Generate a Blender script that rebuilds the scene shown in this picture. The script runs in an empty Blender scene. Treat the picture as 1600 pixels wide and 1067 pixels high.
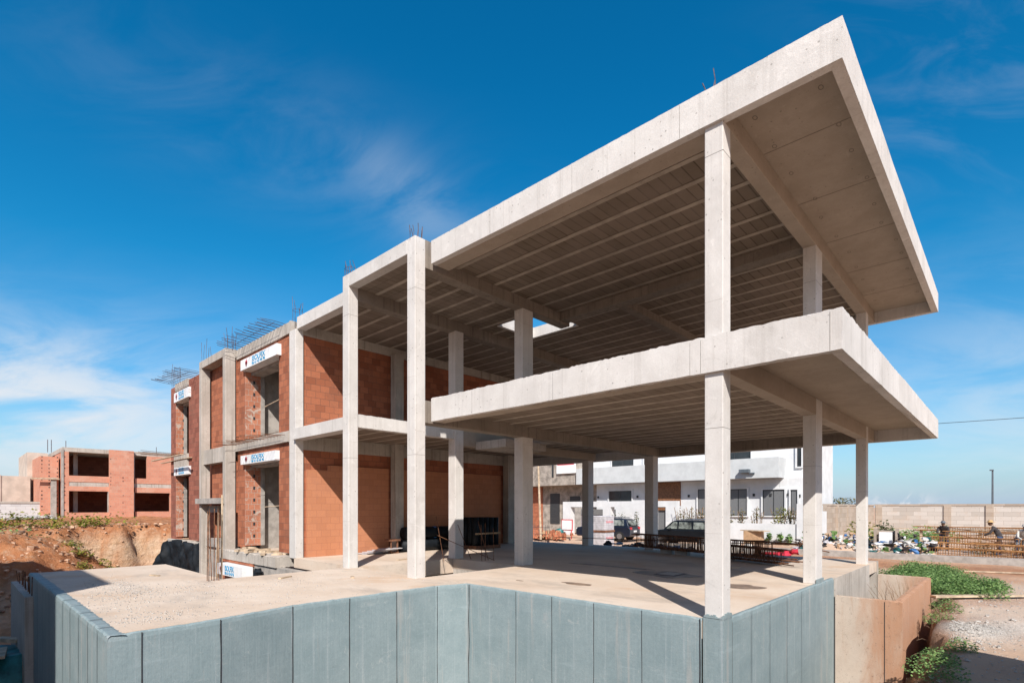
import bpy, bmesh, math, random
import numpy as np
from mathutils import Vector, Matrix, noise as mn
R = random.Random(7)
PI = math.pi
S = bpy.context.scene
# ---------------------------------------------------------------- camera
cd = bpy.data.cameras.new('camera'); cam = bpy.data.objects.new('camera', cd)
S.collection.objects.link(cam); S.camera = cam
cam.location = (0, 0, 1.5); cam.rotation_euler = (PI/2, 0, math.radians(43.2507-90))
cd.sensor_width = 36; cd.lens = 830.2/1600*36; cd.shift_y = 0.16144; cd.clip_end = 6000; cd.clip_start = .05
# ---------------------------------------------------------------- light
SUNDIR = Vector((.87, .90, -1.0)).normalized()
EL = math.asin(-SUNDIR.z)
sd = bpy.data.lights.new('sun', 'SUN'); so = bpy.data.objects.new('sun', sd); S.collection.objects.link(so)
so.rotation_euler = SUNDIR.to_track_quat('-Z', 'Y').to_euler(); so.location = (-20, -20, 30)
sd.energy = 5.0; sd.angle = math.radians(.53); sd.color = (1.0, .945, .88)
S.view_settings.view_transform = 'Standard'; S.view_settings.look = 'None'; S.view_settings.gamma = 1
S.view_settings.exposure = 0.35
S.cycles.max_bounces = 8; S.cycles.diffuse_bounces = 3
W = bpy.data.worlds.new('World'); S.world = W; W.use_nodes = True
nt = W.node_tree; nt.nodes.clear()
def N(t, ty, **k):
    n = t.nodes.new(ty)
    for a, b in k.items():
        if a.startswith('i_'):
            n.inputs[a[2:].replace('_', ' ')].default_value = b
        else: setattr(n, a, b)
    return n
def L(t, a, b): t.links.new(a, b)
sky = N(nt, 'ShaderNodeTexSky', sky_type='NISHITA', sun_disc=False, sun_elevation=EL,
        sun_rotation=math.atan2(-SUNDIR.x, -SUNDIR.y), altitude=0, air_density=1.0, dust_density=.5, ozone_density=3.0)
hs = N(nt, 'ShaderNodeHueSaturation'); hs.inputs['Saturation'].default_value = 1.3; hs.inputs['Hue'].default_value = .497
L(nt, sky.outputs[0], hs.inputs['Color'])
tc = N(nt, 'ShaderNodeTexCoord')
sep = N(nt, 'ShaderNodeSeparateXYZ'); L(nt, tc.outputs['Generated'], sep.inputs[0])
def mth(t, op, a, b=None, clamp=False):
    n = t.nodes.new('ShaderNodeMath'); n.operation = op; n.use_clamp = clamp
    for i, v in enumerate((a, b)):
        if v is None: continue
        if isinstance(v, (int, float)): n.inputs[i].default_value = v
        else: t.links.new(v, n.inputs[i])
    return n.outputs[0]
def vrot(ang):  # direction rotated so that +x is 'right' of the azimuth ang
    n = N(nt, 'ShaderNodeVectorRotate', rotation_type='Z_AXIS'); n.inputs['Angle'].default_value = ang
    L(nt, tc.outputs['Generated'], n.inputs['Vector']); s = N(nt, 'ShaderNodeSeparateXYZ'); L(nt, n.outputs[0], s.inputs[0]); return s
vr = vrot(math.radians(90-43.25))     # forward -> +y
az = mth(nt, 'DIVIDE', vr.outputs[0], mth(nt, 'MAXIMUM', vr.outputs[1], .05))
el = mth(nt, 'DIVIDE', vr.outputs[2], mth(nt, 'MAXIMUM', vr.outputs[1], .05))
cc = N(nt, 'ShaderNodeCombineXYZ'); L(nt, az, cc.inputs[0]); L(nt, el, cc.inputs[1])
def cnoise(sx, sy, rot, scale, det=8, dist=.6, rough=.6, off=0):
    m = N(nt, 'ShaderNodeMapping'); m.inputs['Rotation'].default_value = (0, 0, rot); m.inputs['Scale'].default_value = (sx, sy, 1); m.inputs['Location'].default_value = (off, off*.7, 0)
    L(nt, cc.outputs[0], m.inputs[0])
    n = N(nt, 'ShaderNodeTexNoise'); n.inputs['Scale'].default_value = scale; n.inputs['Detail'].default_value = det
    n.inputs['Distortion'].default_value = dist; n.inputs['Roughness'].default_value = rough
    L(nt, m.outputs[0], n.inputs['Vector']); return n.outputs['Fac']
def blob(cx, cy, rx, ry, rot=0):
    dx = mth(nt, 'SUBTRACT', az, cx); dy = mth(nt, 'SUBTRACT', el, cy)
    c, s = math.cos(rot), math.sin(rot)
    u = mth(nt, 'DIVIDE', mth(nt, 'ADD', mth(nt, 'MULTIPLY', dx, c), mth(nt, 'MULTIPLY', dy, s)), rx)
    v = mth(nt, 'DIVIDE', mth(nt, 'SUBTRACT', mth(nt, 'MULTIPLY', dy, c), mth(nt, 'MULTIPLY', dx, s)), ry)
    d = mth(nt, 'ADD', mth(nt, 'MULTIPLY', u, u), mth(nt, 'MULTIPLY', v, v))
    return mth(nt, 'POWER', 2.718, mth(nt, 'MULTIPLY', d, -1.0))
sepc = N(nt, 'ShaderNodeSeparateColor'); L(nt, hs.outputs[0], sepc.inputs[0])
cmb = N(nt, 'ShaderNodeCombineColor')
L(nt, mth(nt, 'MAXIMUM', mth(nt, 'SUBTRACT', sepc.outputs[0], .5), .01), cmb.inputs[0]); L(nt, mth(nt, 'MULTIPLY', sepc.outputs[1], 1.2), cmb.inputs[1]); L(nt, mth(nt, 'MULTIPLY', sepc.outputs[2], 1.26), cmb.inputs[2])
hz = mth(nt, 'POWER', 2.718, mth(nt, 'MULTIPLY', mth(nt, 'MAXIMUM', sep.outputs[2], 0), -9.0))
fw = N(nt, 'ShaderNodeMapRange', interpolation_type='SMOOTHSTEP'); fw.inputs['From Min'].default_value = -.35; fw.inputs['From Max'].default_value = .35; L(nt, vr.outputs[1], fw.inputs['Value'])
pm_ = N(nt, 'ShaderNodeMix', data_type='RGBA'); L(nt, fw.outputs[0], pm_.inputs['Factor']); L(nt, sky.outputs[0], pm_.inputs['A']); L(nt, cmb.outputs[0], pm_.inputs['B'])
hm = N(nt, 'ShaderNodeMix', data_type='RGBA'); L(nt, mth(nt, 'MULTIPLY', hz, .92), hm.inputs['Factor']); L(nt, pm_.outputs['Result'], hm.inputs['A']); hm.inputs['B'].default_value = (3.3, 4.35, 5.9, 1)
n1 = cnoise(1, 3.2, .12, 2.6); n2 = cnoise(1, 2.2, -.55, 2.2, dist=1.2, off=3.1); n3 = cnoise(1, 2.6, .5, 3.0, dist=.9, off=7.7)
def band(nz, lo, hi):
    m = N(nt, 'ShaderNodeMapRange', interpolation_type='SMOOTHSTEP'); m.inputs['From Min'].default_value = lo; m.inputs['From Max'].default_value = hi
    L(nt, nz, m.inputs['Value']); return m.outputs[0]
k = mth(nt, 'MULTIPLY', band(n1, .32, .66), mth(nt, 'ADD', mth(nt, 'MULTIPLY', blob(-.95, .19, .5, .15, -.12), 1.0), mth(nt, 'MULTIPLY', blob(.97, .2, .35, .2, .3), .4)))
k = mth(nt, 'ADD', k, mth(nt, 'MULTIPLY', band(n2, .3, .78), mth(nt, 'MULTIPLY', blob(-.38, .66, .5, .12, -.42), .09)))
k = mth(nt, 'ADD', k, mth(nt, 'MULTIPLY', band(n3, .42, .75), mth(nt, 'MULTIPLY', blob(.88, .82, .3, .22, .6), .1)))
k = mth(nt, 'ADD', k, mth(nt, 'MULTIPLY', band(n2, .2, .6), mth(nt, 'MULTIPLY', blob(-.18, .57, .17, .06, -.8), .17)))
puff = mth(nt, 'MULTIPLY', band(cnoise(1, 1.4, 0, 26, off=1.3), .45, .6), blob(.735, .009, .055, .014))
k = mth(nt, 'ADD', k, mth(nt, 'MULTIPLY', puff, .9), clamp=True)
mx = N(nt, 'ShaderNodeMix', data_type='RGBA'); L(nt, k, mx.inputs['Factor']); L(nt, hm.outputs['Result'], mx.inputs['A']); mx.inputs['B'].default_value = (6.6, 6.9, 7.3, 1)
bg = N(nt, 'ShaderNodeBackground'); bg.inputs['Strength'].default_value = .095
L(nt, mx.outputs['Result'], bg.inputs['Color'])
wo = N(nt, 'ShaderNodeOutputWorld'); L(nt, bg.outputs[0], wo.inputs[0])

# ---------------------------------------------------------------- materials
def c3(h):  # sRGB hex-ish tuple 0-255 -> linear
    return tuple(((v/255+.055)/1.055)**2.4 if v > 10 else v/255/12.92 for v in h)+(1,)
class Mt:
    def __init__(s, name, rough=.85, spec=.3):
        s.m = bpy.data.materials.new(name); s.m.use_nodes = True; s.t = s.m.node_tree
        s.b = s.t.nodes['Principled BSDF']; s.b.inputs['Roughness'].default_value = rough
        s.b.inputs['Specular IOR Level'].default_value = spec
        s.tc = N(s.t, 'ShaderNodeTexCoord'); s.h = None
    def vec(s, kind='Object', scale=(1, 1, 1), rot=(0, 0, 0)):
        m = N(s.t, 'ShaderNodeMapping'); m.inputs['Scale'].default_value = scale; m.inputs['Rotation'].default_value = rot
        L(s.t, s.tc.outputs[kind], m.inputs[0]); return m.outputs[0]
    def noise(s, scale, det=6, rough=.6, sc=(1, 1, 1), kind='Object', dist=0, rot=(0, 0, 0)):
        n = N(s.t, 'ShaderNodeTexNoise'); n.inputs['Scale'].default_value = scale; n.inputs['Detail'].default_value = det
        n.inputs['Roughness'].default_value = rough; n.inputs['Distortion'].default_value = dist
        L(s.t, s.vec(kind, sc, rot), n.inputs['Vector']); return n.outputs['Fac']
    def ramp(s, f, lo, hi, a=0., b=1.):
        m = N(s.t, 'ShaderNodeMapRange', interpolation_type='SMOOTHSTEP'); m.inputs['From Min'].default_value = lo; m.inputs['From Max'].default_value = hi
        m.inputs['To Min'].default_value = a; m.inputs['To Max'].default_value = b
        L(s.t, f, m.inputs['Value']); return m.outputs[0]
    def mix(s, f, a, b, mode='MIX'):
        m = N(s.t, 'ShaderNodeMix', data_type='RGBA', blend_type=mode)
        for nm, v in (('Factor', f), ('A', a), ('B', b)):
            if isinstance(v, (tuple, float, int)): m.inputs[nm].default_value = v
            else: L(s.t, v, m.inputs[nm])
        return m.outputs['Result']
    def bump(s, f, st, dist=.02):
        b = N(s.t, 'ShaderNodeBump'); b.inputs['Strength'].default_value = st; b.inputs['Distance'].default_value = dist
        L(s.t, f, b.inputs['Height'])
        if s.h is not None: L(s.t, s.h, b.inputs['Normal'])
        s.h = b.outputs[0]
    def vor(s, scale, feat='F1', sc=(1, 1, 1), kind='Object'):
        n = N(s.t, 'ShaderNodeTexVoronoi', feature=feat); n.inputs['Scale'].default_value = scale
        L(s.t, s.vec(kind, sc), n.inputs['Vector']); return n
    def brick(s, w, h, mortar, c1, c2, cm, off=.5, bias=0., smooth=.1, rot=0, kind='UV'):
        n = N(s.t, 'ShaderNodeTexBrick'); n.offset = off
        n.inputs['Scale'].default_value = 1; n.inputs['Brick Width'].default_value = w; n.inputs['Row Height'].default_value = h
        n.inputs['Mortar Size'].default_value = mortar; n.inputs['Mortar Smooth'].default_value = smooth; n.inputs['Bias'].default_value = bias
        n.inputs['Color1'].default_value = c1; n.inputs['Color2'].default_value = c2; n.inputs['Mortar'].default_value = cm
        L(s.t, s.vec(kind, (1, 1, 1), (0, 0, rot)), n.inputs['Vector']); return n
    def done(s, col):
        if isinstance(col, tuple): s.b.inputs['Base Color'].default_value = col
        else: L(s.t, col, s.b.inputs['Base Color'])
        if s.h is not None: L(s.t, s.h, s.b.inputs['Normal'])
        return s.m
def flat(name, col, rough=.6, var=.12, scale=6, bump=.15, metal=0, spec=.4, dirt=None):
    m = Mt(name, rough, spec); m.b.inputs['Metallic'].default_value = metal
    f = m.noise(scale, 5); d = tuple(x*(1-var*2) for x in col[:3])+(1,); l = tuple(min(1, x*(1+var)) for x in col[:3])+(1,)
    c = m.mix(m.ramp(f, .3, .7), d, l)
    if dirt: c = m.mix(m.ramp(m.noise(scale*.35, 7, .7), .48, .72, 0, .7), c, dirt)
    if bump: m.bump(m.noise(scale*5, 6), bump)
    return m.done(c)
def concrete(name, a, b, stain, board=True, pits=True, rust=None, streak=.5):
    m = Mt(name, .88, .25)
    c = m.mix(m.ramp(m.noise(1.3, 8, .65), .3, .7), a, b)
    c = m.mix(m.ramp(m.noise(.5, 9, .7), .55, .75, 0, .45), c, stain)
    sk = m.noise(1, 7, .62, (11, 11, .35)); c = m.mix(m.ramp(sk, .5, .72, 0, streak), c, stain)
    if rust: c = m.mix(m.ramp(m.noise(1, 6, .6, (2.6, 2.6, .22)), .54, .7, 0, .75), c, rust)
    if board:
        w = m.brick(3.1, 1.35, .006, (1, 1, 1, 1), (.9, .9, .9, 1), (.6, .58, .55, 1), off=.37, smooth=.6, rot=PI/2)
        c = m.mix(.55, c, w.outputs['Color'], 'MULTIPLY')
    if pits:
        v = m.vor(9); dn = m.noise(37, 2)
        p = m.ramp(v.outputs['Distance'], .09, .13, 1, 0); msk = m.ramp(m.noise(2.3, 3), .42, .58)
        pm = mth(m.t, 'MULTIPLY', p, msk)
        c = m.mix(mth(m.t, 'MULTIPLY', pm, .6), c, (.12, .105, .09, 1))
        hc_ = mth(m.t, 'MULTIPLY', m.ramp(m.noise(13, 10, .88), .585, .63), m.ramp(m.noise(.9, 6, .7), .5, .6)); c = m.mix(mth(m.t, 'MULTIPLY', hc_, .6), c, (.16, .14, .12, 1)); m.bump(hc_, -.4, .015)
        m.bump(pm, -.4, .01)
    fn = m.noise(38, 8, .8); c = m.mix(m.ramp(fn, .35, .65, .16, 0), c, stain)
    ed = m.noise(2.2, 10, .82, dist=1.2); c = m.mix(m.ramp(ed, .57, .63, 0, .28), c, stain); c = m.mix(m.ramp(ed, .43, .38, 0, .3), c, tuple(min(1, x*1.18) for x in a[:3])+(1,))
    m.bump(m.noise(1, 6, .6, (30, 30, 2.2)), .15, .01); m.bump(m.noise(55, 6, .7), .35, .008); m.bump(m.noise(3.5, 4), .25, .03)
    return m.done(c)
M = {}
M['conc'] = concrete('cast_concrete', (.68, .65, .62, 1), (.58, .55, .52, 1), (.36, .33, .30, 1), streak=.28)
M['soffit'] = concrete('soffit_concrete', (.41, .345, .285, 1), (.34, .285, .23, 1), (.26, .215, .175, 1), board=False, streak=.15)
M['beam'] = concrete('grimy_shaded_beam_concrete', (.29, .25, .21, 1), (.22, .185, .155, 1), (.08, .065, .055, 1), board=False, streak=.5)  # grime, plus the shade on the interior beams darkened into the colour
M['concdark'] = concrete('weathered_concrete', (.54, .49, .435, 1), (.40, .36, .315, 1), (.22, .19, .16, 1), streak=.75)
M['rib'] = flat('joist_concrete', (.42, .36, .30, 1), .9, .12, 3)
def hourdis():
    m = Mt('hollow_block_infill', .95, .15)
    w = m.brick(.2, .6, .012, (.235, .19, .15, 1), (.18, .143, .11, 1), (.10, .08, .062, 1), off=.0, smooth=.2, rot=PI/2)
    w2 = m.ramp(m.noise(1.1, 6), .3, .7); c = m.mix(mth(m.t, 'MULTIPLY', w2, .6), w.outputs['Color'], (.27, .22, .185, 1))
    c = m.mix(m.ramp(m.noise(14, 4), .62, .8, 0, .4), c, (.42, .37, .32, 1))
    m.bump(w.outputs['Fac'], -.5, .02); m.bump(m.noise(60, 5), .3, .006)
    return m.done(c)
M['hourdis'] = hourdis()
def brickm(name, c1, c2, cm, w=.30, h=.2, grime=(.2, .1, .07, 1), gs=.5, groove=True, bare=.0):
    m = Mt(name, .9, .2)
    b = m.brick(w, h, .008, c1, c2, cm, off=.5, smooth=.25, bias=-.1)
    b2 = m.brick(w, h, .0, (1.0, 1, 1, 1), (.58, .52, .5, 1) if groove else (.88, .87, .86, 1), (1, 1, 1, 1), off=.5, bias=-.45)
    c = m.mix(1.0, b.outputs['Color'], b2.outputs['Color'], 'MULTIPLY')
    c = m.mix(m.ramp(m.noise(1.1, 7, .65), .5, .74, 0, gs), c, grime)
    c = m.mix(m.ramp(m.noise(5, 7, .7), .57, .74, 0, .45), c, cm)
    fn = m.noise(26, 8, .8); c = m.mix(m.ramp(fn, .32, .62, .45, 0), c, grime); c = m.mix(m.ramp(m.noise(3.3, 10, .85, dist=1.4), .6, .67, 0, .4), c, (.5, .36, .28, 1))
    if bare: c = m.mix(m.ramp(m.noise(2.2, 8, .7, dist=1), .56, .6, 0, bare), c, (.5, .45, .39, 1))
    if groove:
        g = N(m.t, 'ShaderNodeTexWave', wave_type='BANDS', bands_direction='Y'); g.inputs['Scale'].default_value = 14
        L(m.t, m.vec('UV'), g.inputs['Vector']); m.bump(g.outputs['Fac'], .25, .006)
    m.bump(b.outputs['Fac'], -.7, .02); m.bump(m.noise(30, 5), .3, .01)
    return m.done(c)
M['brick'] = brickm('hollow_clay_brick', (.44, .155, .08, 1), (.36, .12, .062, 1), (.20, .09, .06, 1))
M['brickmaroon'] = brickm('dark_clay_brick', (.34, .12, .08, 1), (.28, .095, .065, 1), (.16, .08, .06, 1))
M['brickface'] = brickm('rendered_clay_brick', (.53, .225, .115, 1), (.505, .21, .105, 1), (.42, .17, .09, 1), grime=(.36, .17, .12, 1), gs=.35, groove=False)
M['brickfar'] = brickm('stained_clay_brick', (.56, .23, .145, 1), (.50, .19, .12, 1), (.46, .3, .23, 1), grime=(.55, .40, .31, 1), gs=.55, groove=False)
M['jamb'] = brickm('brick_end_holes', (.54, .22, .13, 1), (.46, .17, .1, 1), (.42, .36, .31, 1), w=.2, h=.2, groove=False, bare=.7)
M['block'] = brickm('concrete_block_wall', (.53, .505, .475, 1), (.41, .385, .355, 1), (.22, .19, .165, 1), w=1.0, h=.36, grime=(.48, .38, .30, 1), gs=.5, groove=False)
M['blocktan'] = brickm('tan_block_wall', (.43, .375, .32, 1), (.34, .295, .25, 1), (.27, .2, .15, 1), w=.8, h=.35, grime=(.4, .27, .18, 1), gs=.5, groove=False)
M['whiteblock'] = brickm('pale_block_wall', (.60, .60, .60, 1), (.52, .52, .53, 1), (.4, .39, .38, 1), w=.5, h=.22, grime=(.5, .45, .4, 1), gs=.4, groove=False)
def bluem():
    m = Mt('blue_bitumen_coating', .62, .35)
    c = m.mix(m.ramp(m.noise(1.6, 8, .65), .3, .7), (.205, .268, .28, 1), (.268, .33, .34, 1))
    c = m.mix(m.ramp(m.noise(1, 6, .6, (16, 16, .3)), .54, .72, 0, .55), c, (.40, .44, .45, 1))
    c = m.mix(m.ramp(m.noise(.8, 8, .75), .6, .72, 0, .4), c, (.40, .37, .35, 1))
    c = m.mix(m.ramp(m.noise(7, 8, .8, (1, 1, .5)), .6, .7, 0, .5), c, (.13, .165, .18, 1)); c = m.mix(m.ramp(m.noise(24, 9, .85), .34, .66, .35, 0), c, (.14, .185, .2, 1)); c = m.mix(m.ramp(m.noise(2.3, 10, .88, dist=1.3), .565, .64, 0, .5), c, (.42, .44, .43, 1)); c = m.mix(m.ramp(m.noise(1, 8, .7, (5, 5, .25)), .56, .68, 0, .45), c, (.40, .37, .34, 1)); c = m.mix(m.ramp(m.noise(1, 7, .7, (1.5, 1.5, 12), rot=(.1, .28, 0)), .58, .7, 0, .3), c, (.33, .40, .42, 1))
    m.bump(m.noise(1, 5, .6, (26, 26, 1.2)), .3, .012); m.bump(m.noise(1, 5, .6, (2, 2, 14), rot=(0, .35, 0)), .2, .012); m.bump(m.noise(40, 6, .7), .35, .008)
    return m.done(c)
M['blue'] = bluem()
M['seam'] = flat('dark_seam', (.035, .035, .038, 1), .8, .2, 20)
def deckm():
    m = Mt('dusty_terrace_concrete', .93, .15)
    c = m.mix(m.ramp(m.noise(.55, 9, .62), .33, .68), (.58, .46, .36, 1), (.66, .555, .46, 1))
    c = m.mix(m.ramp(m.noise(.9, 10, .74, (1, .4, 1), rot=(0, 0, .5)), .49, .66, 0, .75), c, (.43, .36, .30, 1))
    c = m.mix(m.ramp(m.noise(.42, 8, .65, dist=.6), .54, .66, 0, .5), c, (.54, .355, .225, 1)); c = m.mix(m.ramp(m.noise(2.6, 10, .8, dist=1.5), .6, .68, 0, .4), c, (.36, .30, .26, 1))
    sp = m.noise(38, 5, .8); pm = mth(m.t, 'MULTIPLY', m.ramp(sp, .58, .66), m.ramp(m.noise(.7, 4, .6), .45, .62))
    c = m.mix(mth(m.t, 'MULTIPLY', pm, .5), c, (.55, .54, .53, 1))
    v = m.vor(13); dd = mth(m.t, 'MULTIPLY', m.ramp(v.outputs['Distance'], .08, .13, 1, 0), m.ramp(m.noise(1.7, 3), .5, .62))
    c = m.mix(mth(m.t, 'MULTIPLY', dd, .65), c, (.2, .16, .13, 1))
    m.bump(sp, .3, .01); m.bump(m.noise(2.5, 8, .6), .35, .03)
    return m.done(c)
M['deck'] = deckm()
M['puddle'] = flat('damp_stain', (.25, .175, .125, 1), .55, .25, 3)
M['white'] = flat('white_render', (.64, .65, .66, 1), .8, .05, 1.2, .1, dirt=(.60, .60, .59, 1))
M['rough'] = flat('grey_cement_render', (.33, .29, .25, 1), .95, .22, 2.2, .5, dirt=(.42, .37, .32, 1))
M['greywall'] = flat('grey_mortar', (.36, .33, .3, 1), .95, .14, 3, .4)
M['glass'] = flat('window_glass', (.03, .035, .038, 1), .12, .1, 2, 0, spec=.5)
M['carglass'] = flat('pale_reflecting_car_glass', (.2, .22, .2, 1), .1, .5, 2.5, 0, spec=.8)  # reflections and brightness behind the panes put into a pale mottled colour
M['blind'] = flat('grey_shutter', (.16, .165, .17, 1), .6, .1, 30, .3)
M['frame'] = flat('dark_aluminium', (.04, .042, .045, 1), .4, .1)
M['wood'] = flat('brown_timber', (.23, .105, .05, 1), .6, .2, 7)
M['plank'] = flat('raw_plank', (.52, .40, .28, 1), .85, .18, 5, .3)
M['rebar'] = flat('rusty_steel', (.17, .075, .04, 1), .85, .35, 12, .3, dirt=(.3, .13, .05, 1))
M['rebarorange'] = flat('orange_rust_steel', (.36, .17, .06, 1), .9, .3, 9, .3)
M['rebargrey'] = flat('weathered_steel', (.12, .085, .09, 1), .7, .3, 9, .2)
M['signwhite'] = flat('white_plastic_panel', (.8, .8, .8, 1), .5, .04, 3, 0, dirt=(.62, .6, .56, 1))
M['signblue'] = flat('blue_print', (.005, .27, .5, 1), .5, .05, 3, 0)
M['signred'] = flat('red_print', (.6, .05, .08, 1), .5, .05, 3, 0)
M['black'] = flat('black_plastic_sheet', (.012, .015, .019, 1), .55, .3, 3, .3, spec=.18)
M['green'] = flat('green_tarpaulin', (.02, .16, .16, 1), .45, .3, 3, .5)
M['carpaint'] = flat('dark_car_paint', (.008, .010, .013, 1), .3, .1, 2, 0, spec=.35)
M['carblue'] = flat('navy_car_paint', (.006, .011, .024, 1), .3, .1, 2, 0, spec=.7)
M['tyre'] = flat('tyre_rubber', (.02, .02, .02, 1), .9)
M['rim'] = flat('alloy_rim', (.35, .35, .36, 1), .35, .05, 4, 0, metal=.8)
M['red'] = flat('red_plastic', (.55, .02, .03, 1), .4)
M['redcloth'] = flat('red_cloth', (.62, .03, .06, 1), .8, .2, 6, .4)
M['carton'] = flat('wrapped_block_pallet', (.55, .53, .55, 1), .5, .12, 3, .3, dirt=(.38, .34, .36, 1))
M['card'] = flat('brown_cardboard', (.45, .29, .17, 1), .85, .12, 4)
M['pallet'] = flat('pallet_wood', (.2, .09, .05, 1), .85, .2, 6)
M['skin'] = flat('skin', (.28, .15, .09, 1), .6, .05)
M['clothdark'] = flat('dark_clothes', (.06, .05, .05, 1), .9, .2, 8)
M['clothblue'] = flat('blue_clothes', (.04, .07, .14, 1), .9, .2, 8)
M['clothwhite'] = flat('pale_clothes', (.52, .49, .45, 1), .9, .1, 8)
M['straw'] = flat('straw_hat', (.55, .36, .17, 1), .9, .1, 12)
M['pole'] = flat('grey_lamp_metal', (.10, .12, .14, 1), .5, .1, 4, 0)
M['rubble'] = flat('brick_rubble', (.42, .15, .08, 1), .95, .3, 5)
def leafm(name, a, b):
    m = Mt(name, .6, .3); oi = N(m.t, 'ShaderNodeObjectInfo'); g = N(m.t, 'ShaderNodeNewGeometry')
    c = m.mix(g.outputs['Random Per Island'], a, b); m.b.inputs['Subsurface Weight'].default_value = 0
    tr = N(m.t, 'ShaderNodeBsdfTranslucent'); L(m.t, c, tr.inputs['Color']); ms = N(m.t, 'ShaderNodeMixShader'); ms.inputs[0].default_value = .25
    out = m.t.nodes['Material Output']; L(m.t, m.b.outputs[0], ms.inputs[1]); L(m.t, tr.outputs[0], ms.inputs[2]); L(m.t, ms.outputs[0], out.inputs[0])
    return m.done(c)
M['weed'] = leafm('weed_leaf', (.07, .15, .035, 1), (.27, .40, .14, 1))
M['weedy'] = leafm('yellow_weed_leaf', (.10, .14, .02, 1), (.34, .30, .05, 1))
M['dry'] = leafm('dry_leaf', (.24, .2, .1, 1), (.12, .13, .06, 1))
M['cyp'] = leafm('cypress_leaf', (.05, .08, .03, 1), (.11, .12, .05, 1))
M['twig'] = flat('dry_twig', (.30, .2, .13, 1), .9, .2)
def gravelm(name, a, b, sc=60):
    m = Mt(name, .95, .1); v = m.vor(sc); c = m.mix(v.outputs['Distance'], a, b); m.bump(v.outputs['Distance'], .8, .02); return m.done(c)
M['clod'] = flat('earth_clod', (.52, .33, .22, 1), .95, .35, .9, .4)
M['gravel'] = gravelm('pale_gravel', (.62, .6, .57, 1), (.36, .33, .3, 1))
def soilm():
    m = Mt('site_soil', .97, .08)
    at = N(m.t, 'ShaderNodeVertexColor', layer_name='zone'); sp = N(m.t, 'ShaderNodeSeparateColor'); L(m.t, at.outputs['Color'], sp.inputs[0])
    sand = m.mix(m.ramp(m.noise(.5, 9, .65), .3, .7), (.56, .365, .25, 1), (.53, .40, .30, 1))
    sand = m.mix(m.ramp(m.noise(22, 5, .7), .55, .7, 0, .5), sand, (.30, .24, .2, 1))
    red = m.mix(m.ramp(m.noise(.9, 9, .68), .3, .7), (.60, .27, .125, 1), (.38, .15, .07, 1))
    red = m.mix(m.ramp(m.noise(2.4, 9, .75, dist=.8), .5, .66, 0, .75), red, (.56, .37, .25, 1)); red = m.mix(m.ramp(m.noise(9, 6, .8), .62, .7, 0, .8), red, (.66, .55, .45, 1))
    pale = m.mix(m.ramp(m.noise(1.6, 9, .7, (1, 1, 2.2)), .35, .66), (.74, .54, .38, 1), (.56, .36, .22, 1))
    c = m.mix(sp.outputs[0], sand, red); c = m.mix(sp.outputs[1], c, pale)
    grv = m.mix(m.ramp(m.noise(45, 4, .8), .4, .6), (.38, .33, .28, 1), (.75, .70, .64, 1))
    c = m.mix(sp.outputs[2], c, grv)
    m.bump(mth(m.t, 'MULTIPLY', m.noise(2.4, 10, .75), mth(m.t, 'ADD', mth(m.t, 'MAXIMUM', sp.outputs[0], sp.outputs[1]), .15)), 1.0, .22); m.bump(m.noise(18, 7, .8), .6, .025)
    return m.done(c)
M['soil'] = soilm()

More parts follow.
